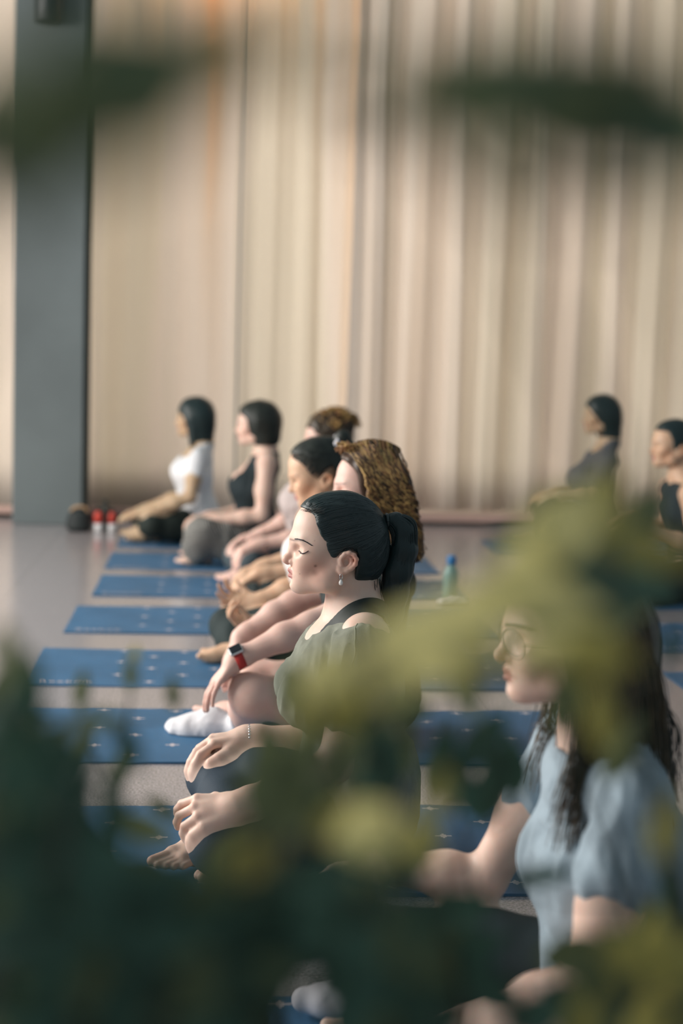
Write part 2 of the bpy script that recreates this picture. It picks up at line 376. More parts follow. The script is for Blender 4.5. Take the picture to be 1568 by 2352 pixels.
# ------------------------------------------------------------------ yoga mats
def mat_blue():
    m = mat('mat_blue_foam', (.050, .145, .27), .55, var=.08, vscale=5, bump=.25, bscale=700, spec=.25)
    nt = m.node_tree; N = nt.nodes; L = nt.links; b = N['Principled BSDF']; base = b.inputs['Base Color'].links[0].from_socket
    tc = N.new('ShaderNodeTexCoord'); sp = N.new('ShaderNodeSeparateXYZ'); L.new(tc.outputs['Generated'], sp.inputs[0])
    def mm(op, a, b_=None, c=None):
        n = N.new('ShaderNodeMath'); n.operation = op
        for i, v in enumerate((a, b_, c)):
            if v is None: continue
            if isinstance(v, (int, float)): n.inputs[i].default_value = v
            else: L.new(v, n.inputs[i])
        return n.outputs[0]
    x = mm('MULTIPLY', sp.outputs[0], 1.73); y = mm('MULTIPLY', sp.outputs[1], .61)
    u = mm('DIVIDE', mm('SUBTRACT', x, .30), .11); col = mm('ROUND', u); du = mm('ABSOLUTE', mm('MULTIPLY', mm('SUBTRACT', u, col), .11))
    par = mm('ABSOLUTE', mm('SUBTRACT', col, mm('MULTIPLY', mm('ROUND', mm('MULTIPLY', col, .4999)), 2)))
    v = mm('DIVIDE', mm('SUBTRACT', y, mm('MULTIPLY_ADD', par, -.10, .17)), .205); dv = mm('ABSOLUTE', mm('MULTIPLY', mm('SUBTRACT', v, mm('ROUND', v)), .205))
    def rect(a, c): return mm('MULTIPLY', mm('LESS_THAN', du, a), mm('LESS_THAN', dv, c))
    k = mm('MAXIMUM', rect(.020, .0030), mm('MAXIMUM', rect(.007, .009), rect(.0027, .015)))
    k = mm('MULTIPLY', k, mm('MULTIPLY', mm('GREATER_THAN', x, .27), mm('LESS_THAN', x, 1.68)))
    mx = N.new('ShaderNodeMix'); mx.data_type = 'RGBA'; L.new(k, mx.inputs[0]); L.new(base, mx.inputs[6]); mx.inputs[7].default_value = (.62, .55, .56, 1)
    L.new(mx.outputs[2], b.inputs['Base Color'])
    return m
MATM = mat_blue(); MATEDGE = mat('mat_edge', (.015, .045, .09), .7); PRINT = mat('mat_print_pale', (.62, .55, .56), .6)
PRINTB = mat('mat_print_blue_grey', (.22, .32, .42), .6)
def yoga_mat(x0, y0, label, group, text=True, L=1.73, Wd=.61, crosses=True, seed=0):
    t = thing('yoga_mat', label, 'yoga mat', (x0+L/2, y0+Wd/2, 0), group)
    nx, ny = 30, 6; V = []; F = []; rs = np.random.RandomState(seed+3); ph = rs.uniform(0, 6)
    for s in (0, 1):
        for i in range(nx+1):
            for j in range(ny+1):
                x = x0+L*i/nx; y = y0+Wd*j/ny; w = .0016*(sin(x*5+ph)+sin(y*9+x*3+ph)) if s else 0
                V.append((x, y, .0005 if s == 0 else .0062+w))
    st = ny+1; n1 = (nx+1)*st
    for i in range(nx):
        for j in range(ny):
            a = i*st+j; F.append((a, a+1, a+st+1, a+st)); F.append((n1+a, n1+a+st, n1+a+st+1, n1+a+1))
    for i in range(nx):
        a = i*st; F.append((a, a+st, n1+a+st, n1+a)); b = a+ny; F.append((b, n1+b, n1+b+st, b+st))
    for j in range(ny):
        a = j; F.append((a, n1+a, n1+a+1, a+1)); b = nx*st+j; F.append((b, b+1, n1+b+1, n1+b))
    mesh('sheet', V, F, MATM, t, True).data.polygons.foreach_set('use_smooth', np.zeros(len(F), bool))
    hz = lambda x, y: .0062+.0016*(sin(x*5+ph)+sin(y*9+x*3+ph))+.0006
    if text:
        cu = bpy.data.curves.new('lettering', 'FONT'); cu.body = 'Reebok'; cu.size = .052; cu.space_character = 1.15; cu.extrude = .0002
        to = bpy.data.objects.new('tmp', cu); SC.collection.objects.link(to)
        dg = bpy.context.evaluated_depsgraph_get(); me = bpy.data.meshes.new_from_object(to.evaluated_get(dg)); bpy.data.objects.remove(to)
        lo = bpy.data.objects.new('lettering', me); SC.collection.objects.link(lo); me.materials.clear(); me.materials.append(PRINT)
        lo.location = (x0+.04, y0+.035, hz(x0+.1, y0+.05)+.001); lo.scale = (1.0, .8, 1)
        lo.parent = t; lo.matrix_parent_inverse = t.matrix_world.inverted()
    return t
G1 = 'blue yoga mats in the long row'; G2 = 'blue yoga mats in the right-hand row'
ROWS = [(-.60, 1.87, 'blue exercise mat under the woman in the light blue tee and glasses'),
        (-.62, 3.03, 'blue exercise mat under the dark-haired woman with the pearl earring'),
        (-.61, 3.97, 'blue exercise mat with pale crosses under the curly-haired woman with the white sock'),
        (-.60, 4.90, 'blue exercise mat with lettering under the woman with the white hair tie'),
        (-.56, 5.84, 'blue exercise mat between those of the white hair tie woman and the curly updo'),
        (-.52, 6.74, 'blue exercise mat under the person with the curly brown updo and dark watch'),
        (-.525, 7.59, 'blue exercise mat under the bob-haired woman in the black tank top'),
        (-.515, 8.44, 'farthest blue exercise mat, under the woman in the white tee')]
ROWS[1] = (-.62, 2.97, ROWS[1][2])
for i, (x, y, lb) in enumerate(ROWS): yoga_mat(x, y, lb, G1, text=i != 0, seed=i)
RROWS = [(1.655, 4.61, 'blue exercise mat corner at the right edge, nearest of the right-hand row'),
         (1.66, 5.605, 'blue exercise mat with lettering just behind the long-haired head at the right edge'),
         (1.67, 6.60, 'blue exercise mat under the short-haired woman in the dark tank top'),
         (1.68, 8.42, 'blue exercise mat under the long-haired woman in the grey shirt, by the folded curtain')]
for i, (x, y, lb) in enumerate(RROWS): yoga_mat(x, y, lb, G2, seed=20+i)

# ------------------------------------------------------------------ people
class Head:
    """local head frame: u forward, y sideways, z up"""
    def __init__(s, o, pitch=0., yaw=0., sc=1.):
        cp, sp = cos(pitch), sin(pitch); cyw, syw = cos(yaw), sin(yaw)
        f = np.array([-cp*cyw, -cp*syw, -sp]); z = np.array([-sp*cyw, -sp*syw, cp]); y = np.cross(z, f)*-1
        # y local is +Y world when yaw = 0
        s.R = np.stack([f, np.cross(f, z)*(-1 if np.cross(f, z)[1] < 0 else 1), z], 1); s.o = np.asarray(o, float); s.sc = sc
    def __call__(s, u, y, z): return s.o+s.R@(np.array([u, y, z], float)*s.sc)
    def loc(s, P): return ((np.asarray(P)-s.o)@s.R)/s.sc
def head_prims(h, jaw=1., detail=True):
    k = h.sc; R = h.R; P = []
    E = lambda u, y, z, a, b, c, kk=.02, op='+', RR=None: P.append(el(h(u, y, z), np.array([a, b, c])*k, kk*k, R if RR is None else RR, op))
    C = lambda a, b, ra, rb, kk=.015, op='+': P.append(rc(h(*a), h(*b), ra*k, rb*k, kk*k, None, op))
    E(-.008, 0, .012, .094, .073, .088)                      # cranium
    E(.035, 0, .022, .053, .060, .060, .03)                  # forehead
    E(.040, 0, -.035, .050, .058, .060, .03)                 # mid face
    E(.060, 0, -.070, .0345, .036, .034, .02)                # muzzle
    for s in (-1, 1):
        E(.048, s*.040, -.032, .034, .026, .028, .02)        # cheeks
        E(.066, s*.030, -.050, .018, .020, .022, .02)
        C((-.004, s*.055, -.052), (.018, s*.050, -.083), .018, .018, .03)
        C((.018, s*.050, -.083), (.070, s*.016, -.100), .018, .015, .03)
        C((.084, s*.006, .002), (.070, s*.040, .002), .010, .008, .018)   # brow ridge
    E(.045, 0, -.088, .040, .034, .022, .02)
    E(.080, 0, -.100, .0150, .018, .0150, .014)              # chin
    for s in (-1, 1):
        E(.088, s*.038, -.0190, .013, .018, .0095, .012, '-')  # socket
        E(.0610, s*.0335, -.0195, .0180, .0160, .0120, .005)   # lid over the eye
    C((.085, 0, -.002), (.0915, 0, -.020), .0085, .0078, .014)
    C((.0915, 0, -.020), (.1045, 0, -.0435), .0075, .0092, .010)
    E(.1040, 0, -.0445, .0100, .0100, .0092, .008)           # nose tip
    for s in (-1, 1): E(.0915, s*.0130, -.0485, .0095, .0058, .0072, .004)
    C((.088, 0, -.052), (.099, 0, -.0525), .006, .0055, .006)
    for s in (-1, 1): E(.0960, s*.0058, -.0580, .0050, .0026, .0035, .002, '-')
    for s in (-1, 1):                                        # lips
        C((.0962, s*.003, -.0675), (.0850, s*.0215, -.0755), .0060, .0030, .006)
        C((.0945, s*.002, -.0815), (.0845, s*.0205, -.0775), .0068, .0032, .006)
    E(.100, 0, -.0595, .0030, .0030, .0060, .004, '-')       # philtrum
    for s in (-1, 1): C((.1030, 0, -.0742), (.0860, s*.0240, -.0775), .0016, .0012, .0022, '-')
    E(.0985, 0, -.0905, .0050, .012, .0040, .010, '-')
    return P
def ear_prims(h):
    k = h.sc; P = []
    for s in (-1, 1):
        sh = lambda p: ((p[0]+.022)*.92-.020, p[1], (p[2]+.045)*.92-.038)
        def C(a, b, r, kk=.003, op='+'): a = sh(a); b = sh(b); P.append(rc(h(a[0], s*a[1], a[2]), h(b[0], s*b[1], b[2]), r*k, r*k, kk*k, None, op))
        P.append(el(h(-.022, s*.0735, -.037), np.array([.018, .0065, .023])*k, .008*k, h.R))
        ch = [(-.008, .0720, -.044), (-.010, .0770, -.034), (-.016, .0800, -.0255), (-.026, .0830, -.0225), (-.037, .0850, -.0270), (-.0430, .0860, -.0370),
              (-.0410, .0840, -.0490), (-.0330, .0805, -.0585), (-.0220, .0780, -.0655), (-.0110, .0755, -.0710), (-.0055, .0735, -.0650), (-.0050, .0725, -.0580)]
        for i in range(len(ch)-1): C(ch[i], ch[i+1], .0036 if i < 7 else .0042, .006)
        P.append(el(h(-.0110, s*.0750, -.0575), np.array([.0085, .0050, .0085])*k, .004*k, h.R))
        P.append(el(h(-.0170, s*.0850, -.0385), np.array([.0090, .0135, .0115])*k, .003*k, h.R, '-'))
        a2 = [(-.0230, .0790, -.0290), (-.0320, .0805, -.0370), (-.0325, .0800, -.0470), (-.0250, .0780, -.0560), (-.0140, .0765, -.0600)]
        for i in range(len(a2)-1): C(a2[i], a2[i+1], .0028, .003)
        C((-.0075, .0755, -.0480), (-.0095, .0765, -.0520), .0036)
    return P
def nrm(v): v = np.asarray(v, float); return v/(np.linalg.norm(v)+1e-9)
def rotv(v, ax, a):
    ax = nrm(ax); return v*cos(a)+np.cross(ax, v)*sin(a)+ax*(ax@v)*(1-cos(a))
def hand_prims(w, d, back, thumb, curl=(.35, .35, .3), sc=1., thumb_in=.35, spread=.06, pinch=False, tdown=.25):
    """w wrist, d towards the knuckles, back = out of the back of the hand, thumb = +1/-1 side"""
    d = nrm(d); b = nrm(np.asarray(back, float)-d*(np.asarray(back, float)@d)); s = np.cross(d, b)*thumb
    P = []; K = []
    fan = [(.030, .078, .0093), (.010, .083, .0095), (-.011, .079, .0090), (-.030, .070, .0078)]   # index..little
    for i, (o, l, r) in enumerate(fan):
        kn = w+(d*l+s*o+b*(.002 if i in (1, 2) else -.002))*sc
        P.append(rc(w+(s*o*.45+d*.004)*sc, kn, .0115*sc, (r+.0012)*sc, .012*sc, None)); K.append(kn)
    P.append(rc(w+(d*.02-b*.004)*sc, w+(d*.062-b*.005)*sc, .017*sc, .015*sc, .012*sc))
    P.append(rc(w+(d*.022+s*.018-b*.006)*sc, w+(d*.045+s*.022-b*.009)*sc, .014*sc, .010*sc, .012*sc))
    L = [(.040, .025, .020), (.044, .028, .021), (.041, .026, .020), (.032, .020, .018)]
    tips = []
    for i, kn in enumerate(K):
        r = fan[i][2]*sc; dd = nrm(d+s*spread*(1.5-i)); lat = np.cross(dd, b); p = kn
        c = curl if not isinstance(curl[0], (tuple, list)) else curl[i]
        if pinch and i == 0: c = (.75, 1.0, .5)
        for j in range(3):
            dd = rotv(dd, lat, -c[j]); q = p+dd*L[i][j]*sc
            P.append(rc(p, q, r*(1-.08*j), r*(1-.08*(j+1)), (.004 if j == 0 else .0025)*sc)); p = q
        tips.append((p, dd))
    tb = w+(d*.020+s*.020-b*.008)*sc; td = nrm(d*.72+s*.62-b*tdown); lat = np.cross(td, b)
    if pinch: td = nrm(d*.75+s*.25-b*.7)
    p1 = tb+td*.036*sc; td2 = nrm(td-s*thumb_in-b*.08); p2 = p1+td2*.028*sc; td3 = nrm(td2-s*thumb_in*.5); p3 = p2+td3*.022*sc
    P += [rc(tb, p1, .0125*sc, .0100*sc, .010*sc), rc(p1, p2, .0100*sc, .0090*sc, .003*sc), rc(p2, p3, .0090*sc, .0072*sc, .003*sc)]
    return P, K, tips
def foot_prims(heel, toe, up=(0, 0, 1), side=1, sc=1., toes=True):
    """heel and toe points, up = towards the instep"""
    heel = np.asarray(heel, float); d = nrm(np.asarray(toe, float)-heel); u = nrm(np.asarray(up, float)-d*(np.asarray(up, float)@d)); s = np.cross(d, u)*side
    L = np.linalg.norm(np.asarray(toe, float)-heel)
    P = [rc(heel+d*.018+u*.006, heel+d*.05+u*.018, .027*sc, .030*sc, .02),
         rc(heel+d*.05+u*.020, heel+d*L*.55+u*.012+s*.008, .031*sc, .026*sc, .02),
         rc(heel+d*.05-s*.010, heel+d*L*.62-s*.022, .020*sc, .017*sc, .02),
         rc(heel+d*L*.5+s*.016, heel+d*L*.74+s*.022, .022*sc, .0175*sc, .02),
         rc(heel+d*L*.5, heel+d*L*.74-s*.008, .021*sc, .0155*sc, .02)]
    if toes:
        for i, (o, l, r) in enumerate([(.024, 1.0, .0120), (.006, .99, .0085), (-.007, .95, .0080), (-.019, .90, .0075), (-.029, .84, .0072)]):
            a = heel+d*L*.72+s*o*.95; P.append(rc(a, heel+d*(L*l-r)+s*o-u*.002, r*1.05*sc, r*sc, .005))
    else:
        P.append(rc(heel+d*L*.74+s*.014, heel+d*(L-.016)+s*.016, .019*sc, .015*sc, .02))
        P.append(rc(heel+d*L*.70-s*.010, heel+d*(L*.90-.012)-s*.014, .017*sc, .012*sc, .02))
    return P
def bvh(V, Q): return BVHTree.FromPolygons([tuple(map(float, v)) for v in V], [tuple(map(int, q)) for q in Q])
def snap(B, p, off=0.):
    c, n, i, d = B.find_nearest(Vector([float(a) for a in p]))
    n = np.array(n); c = np.array(c)
    if (np.asarray(p)-c)@n < 0 and d > 1e-4 and False: n = -n
    return c+n*off, n
def sub_bvh(V, Q, c, r):
    m = (np.abs(V-c) < r).all(1)[Q].all(1); q = Q[m]; u, inv = np.unique(q, return_inverse=True)
    return bvh(V[u], inv.reshape(q.shape))
def face_attrs(o, h, V, flush=1., moles=(), brow=True):
    q = h.loc(V); u, y, z = q.T; ay = np.abs(y)
    g = lambda cu, cy, cz, r: np.exp(-((u-cu)**2+(ay-cy)**2+(z-cz)**2)/r**2)
    near = (u > -.12) & (z > -.14) & (z < .13)
    fl = .35*g(.104, 0, -.046, .016)+.5*g(.045, .055, -.055, .035)+.8*g(-.036, .084, -.03, .022)*(ay > .0745)+.2*g(-.01, .075, -.06, .015)
    attr(o, 'flush', np.clip(fl*flush, 0, 1)*near)
    seam = -.0742-(.103-u)*.19
    lp = ((z > seam-.0125) & (z < seam+.0105) & (u > .0835) & (u < .112) & (ay < .021)).astype(float)*np.clip((.021-ay)/.006, 0, 1)*np.clip((np.sqrt(((z-seam)/.0125)**2+(ay/.024)**2) < 1), 0, 1)
    attr(o, 'lip', lp*.95*near)
    mo = np.zeros(len(V))
    for (mu, my, mz, r, st) in moles: mo += st*np.exp(-((u-mu)**2+(z-mz)**2)/r**2)*(y*my > 0)*near
    attr(o, 'mole', np.clip(mo, 0, 1))
    # the brow is a slim band just above the eye
    t = (np.clip(u, .03, .10)-.058)/(.092-.058); bz = .001+.003*np.sin(np.clip(t, 0, 1)*pi)
    br = np.exp(-((z-bz)/.0022)**2)*((u > .054) & (ay > .008) & (ay < .056))*.7 if brow else 0*u
    attr(o, 'brow', br*near)
def strands(name, paths, r, material, parent, sides=4):
    V, F = tubes(paths, [np.linspace(1, .35, len(p))*r for p in paths], sides); return mesh_np(name, V, F, material, parent)
def cloth(name, prims, step, material, parent, lo, hi, wrinkle=.0, wscale=(14, 14, 5), carve=None, cuts=(), zmin=None, seed=1, k_keep=.003, extra=None, keep=None):
    f = Field(*[np.arange(a, b, step) for a, b in zip(lo, hi)])
    for p in prims: f.add(p)
    if carve is not None: f.keep_poly(carve, inside=False, k=k_keep)
    if keep is not None: f.keep_poly(keep, inside=True, k=k_keep)
    for c in cuts: f.add(c)
    if zmin is not None: f.F = np.maximum(f.F, (zmin-f.ax[2])[None, None, :])
    V, Q = f.build()
    if wrinkle and len(V):
        N = vnorm(V, Q)
        n = 1-np.abs(noise3(V*np.array(wscale)+noise3(V*6, seed+9)[:, None]*.8, seed))*2; n2 = noise3(V*np.array(wscale)*2.3+5, seed+1)
        V = V+N*(wrinkle*(np.clip(n, -1, 1)*.8+n2*.4))[:, None]
    if zmin is not None: V[:, 2] = np.maximum(V[:, 2], .0102)
    return mesh_np(name, V, Q, material, parent)

def figure(label, x0, Y0, head, arms, legs, skin, step=.006, hstep=None, lean=0., shz=.525, w=1., pelvis_z=.115, bust=.5, neckw=.050, chest=None, group='people sitting cross-legged on the mats', loc=None, extraT=(), bo=(-.055, .025), moles=(), toesL=True, prefine=None):
    """returns person, prim lists and the head frame"""
    t = thing('person', label, 'person', (x0, Y0, 0), group)
    h = Head(head[0], *head[1:])
    pel = np.array([x0, Y0, pelvis_z]); ch = np.array([x0-.035+lean, Y0, .40]) if chest is None else np.asarray(chest, float)
    nb = h(-.045, 0, -.150); sh = {}
    for s in (-1, 1): sh[s] = np.asarray(arms[s][0], float)
    mid = (sh[-1]+sh[1])/2
    T = []
    fl = (1, .64/w, 1)
    T.append(rc(pel+[0, 0, .01], pel+[0, 0, .05], .112, .108, .04, fl))
    T.append(rc(pel+[0, 0, .05], pel*.55+ch*.45, .100, .084, .05, (1, .72/w, 1)))
    T.append(rc(pel*.5+ch*.5, ch, .084, .100, .05, (1, .72/w, 1)))
    T.append(rc(ch, mid*.8+nb*.2-[0, 0, .045], .100, .072, .05, (1, .66/w, 1)))
    for s in (-1, 1):
        T.append(rc(mid+[0, s*.05, -.01], sh[s]+[0, -s*.015, -.005], .050, .046, .03))
        T.append(el(ch+[bo[0], s*.068, bo[1]], (.055+.02*bust, .062, .062), .04))
        T.append(rc(nb+[.005, s*.02, -.01], sh[s]+[.01, -s*.05, .012], .038, .032, .04))
    T.append(rc(ch+[0, 0, .05], nb+[0, 0, -.02], .075, .05, .05))
    T += list(extraT)
    N = [rc(h(-.030, 0, -.060), nb, neckw, neckw+.006, .03), rc(h(-.045, 0, -.10), nb+[.012, 0, -.02], neckw*.9, neckw, .04)]
    A = []; SL = {}; HP = []; info = {}
    for s in (-1, 1):
        S, E_, W_, hd = arms[s][:4]; kw = arms[s][4] if len(arms[s]) > 4 else {}
        S, E_, W_ = map(lambda v: np.asarray(v, float), (S, E_, W_))
        up = [rc(S, S*.45+E_*.55, .050, .041, .03), rc(S*.5+E_*.5, E_, .042, .035, .03)]
        fo = [rc(E_, E_*.65+W_*.35, .036, .038, .02), rc(E_*.65+W_*.35, W_, .038, .0235, .02, None), rc(E_*.12+W_*.88, W_, .0245, .0225, .02)]
        A += up+fo; SL[s] = (up, fo)
        hp, K, tips = hand_prims(W_, hd[0], hd[1], hd[2], **kw); HP += hp; info[s] = (K, tips)
        HP.append(rc(W_-nrm(W_-E_)*.02, W_+nrm(hd[0])*.015, .0225, .019, .02))
    G = []; FT = []
    for s in (-1, 1):
        Hh = pel+np.array([-.03, s*.085, -.01]); K_, An, heel, toe, upv = [np.asarray(v, float) for v in legs[s][:5]]
        G += [rc(Hh, Hh*.45+K_*.55, .094, .076, .05), rc(Hh*.5+K_*.5, K_, .080, .058, .04), rc(K_, K_*.6+An*.4, .058, .052, .03), rc(K_*.6+An*.4, An, .053, .034, .03)]
        FT += [(rc(An, heel*.6+An*.4, .033, .030, .02))]+foot_prims(heel, toe, upv, side=legs[s][5] if len(legs[s]) > 5 else s)
    prims = T+N+A+HP+G+FT+head_prims(h)+ear_prims(h)
    lo = np.full(3, 9e9); hi = -lo
    for p in prims:
        if p['t'] == 'rc':
            r = max(p['ra'], p['rb'])/np.asarray(p['s'] if p['s'] is not None else (1, 1, 1)); lo = np.minimum(lo, np.minimum(p['a'], p['b'])-r); hi = np.maximum(hi, np.maximum(p['a'], p['b'])+r)
        else: lo = np.minimum(lo, p['c']-p['r'].max()); hi = np.maximum(hi, p['c']+p['r'].max())
    lo -= .02; hi += .02; lo[2] = max(lo[2], -.05)
    hs = hstep or step
    def axs(d):
        segs = [(h.o[d]-.13, h.o[d]+.13, hs)] if prefine is None or d not in prefine else prefine[d]
        a, b = segs[0][0], segs[-1][1]
        return axis([(lo[d], a, step)]+segs+[(b, max(hi[d], b+step*3), step)])
    xs, ys, zs = axs(0), axs(1), axs(2); zs = np.unique(np.round(zs, 5)); xs = np.unique(np.round(xs, 5)); ys = np.unique(np.round(ys, 5))
    f = Field(xs, ys, zs)
    for p in prims: f.add(p)
    f.F = np.maximum(f.F, (.0104-f.ax[2])[None, None, :])
    V, Q = f.build(); del f
    o = mesh_np('body', V, Q, SKIN[skin], t); face_attrs(o, h, V, moles=moles)
    return dict(V=V, Q=Q, t=t, h=h, T=T, SL=SL, G=G, FT=FT, N=N, lo=lo, hi=hi, sh=sh, info=info, arms=arms, pel=pel, ch=ch, legs=legs, body=o)
def inf(L, d): return [inflate(p, d) for p in L]
def crew(h, sN, drop=.0):
    n = Head(*h)(-.045, 0, -.150); z = n[2]-.045
    return [(n[0]-.30, z+.3), (n[0]-.30, z-.02-drop), (n[0]-.09, z-.045-drop), (n[0]-.045, z+.005), (n[0]-.01, z+.034), (n[0]+.05, z+.040), (n[0]+.10, z+.045), (n[0]+.30, z+.06), (n[0]+.30, z+.3)]
def xz(pts, Y): return [(lambda q: (q[0], q[2]))(at(a, b, Y)) for a, b in pts]
def bangle(name, parent, c, ax, R, r, material, n=24, beads=False, tilt=None):
    ax = nrm(ax); a = nrm(np.cross(ax, [0, 0, 1.])); b = np.cross(ax, a)
    P = [np.asarray(c)+(a*cos(t)+b*sin(t))*R for t in np.linspace(0, 2*pi, n+1)]
    if not beads: V, F = tubes([P], [r], 8); return mesh_np(name, V, F, material, parent)
    V = []; F = []
    for i, p in enumerate(P[:-1]):
        vv, ff = lathe([(.0005, -r), (r*.7, -r*.7), (r, 0), (r*.7, r*.7), (.0005, r)], p, 8); b0 = len(V)
        V += vv; F += [tuple(i_+b0 for i_ in f_) for f_ in ff]
    return mesh(name, V, F, material, parent, True)
def push(B, p, off=.001):
    c, n, i, d = B.find_nearest(Vector([float(a) for a in p])); c = np.array(c); n = np.array(n)
    return c+n*off if (np.asarray(p)-c)@n < off else np.asarray(p)
def push_all(B, P, off=.001): return [np.array([push(B, p, off*(.4+1.2*((i*7) % 5)/4)) for p in q]) for i, q in enumerate(P)]
def h_dir(h, u, y, z): return h.R@np.array([u, y, z])
def cap_paths(h, end, n, rmul=1., seed=0, hairline=None, off=.010, tie_r=.012, jit=.003, m=14, back=.007):
    """strands lying over the skull from the hairline back to a tie"""
    rs = np.random.RandomState(seed); ctr = np.array([-.008, 0, .012]); ax = np.array([.094, .073, .088])+off
    e = (h.loc(end)-ctr)/ax; out = []
    for i in range(n):
        sgn = 1 if rs.rand() < .5 else -1; t = rs.rand()
        hu = np.interp(t, [0, .15, .3, .5, .7, .85, 1], hairline[0]); hz = np.interp(t, [0, .15, .3, .5, .7, .85, 1], hairline[1])
        hu -= back
        q = np.array([(hu-ctr[0])/ax[0], 0, (hz-ctr[2])/ax[2]]); yy = 1-q[0]**2-q[2]**2; q[1] = sgn*math.sqrt(max(yy, .0)); q /= np.linalg.norm(q)
        t0 = rs.rand()*.5 if rs.rand() < .5 else 0; en = nrm(e); om = math.acos(np.clip(q@en, -1, 1)); P = []; w = rs.uniform(-1, 1)
        for s in np.linspace(t0, 1, m):
            v = (sin((1-s)*om)*q+sin(s*om)*en)/sin(om); up = np.array([0, 0, 1.]); v = v+np.cross(v, up)*jit*8*w*sin(pi*s)
            rr = 1+rs.uniform(-.004, .004)+(np.linalg.norm(e)-1)*max(0, s-.75)*4*.25*4*.25*4 if s > .75 else 1+rs.uniform(-.004, .004)
            v = nrm(v)*rr
            if s >= .999: v = e
            P.append(h.o+h.R@((ctr+v*ax)*h.sc)+rs.uniform(-1, 1, 3)*.0006)
        P[-1] = np.asarray(end)+rs.normal(0, tie_r*.5, 3)
        out.append(spline(P, 20))
    return out

def legs_default(x0, Y0, kn=None, spread=.26, kx=.35, kz=.105):
    """crossed legs: each foot comes out in front under the other knee"""
    return {-1: [(x0-kx, Y0-spread, kz), (x0-.30, Y0+.04, .062), (x0-.26, Y0+.07, .035), (x0-.47, Y0+.13, .030), (0, -.2, 1), 1],
            1: [(x0-kx, Y0+spread, kz), (x0-.26, Y0-.05, .055), (x0-.22, Y0-.08, .030), (x0-.43, Y0-.14, .030), (0, .2, 1), -1]}
def arm_default(x0, Y0, s, hz=.20):
    S = (x0-.015, Y0+s*.165, .515); E_ = (x0-.05, Y0+s*.235, .275); Wr = (x0-.26, Y0+s*.25, hz)
    return [S, E_, Wr, ((-1, 0, -.35), (-.25, 0, 1), -s), dict(curl=(.45, .35, .2))]

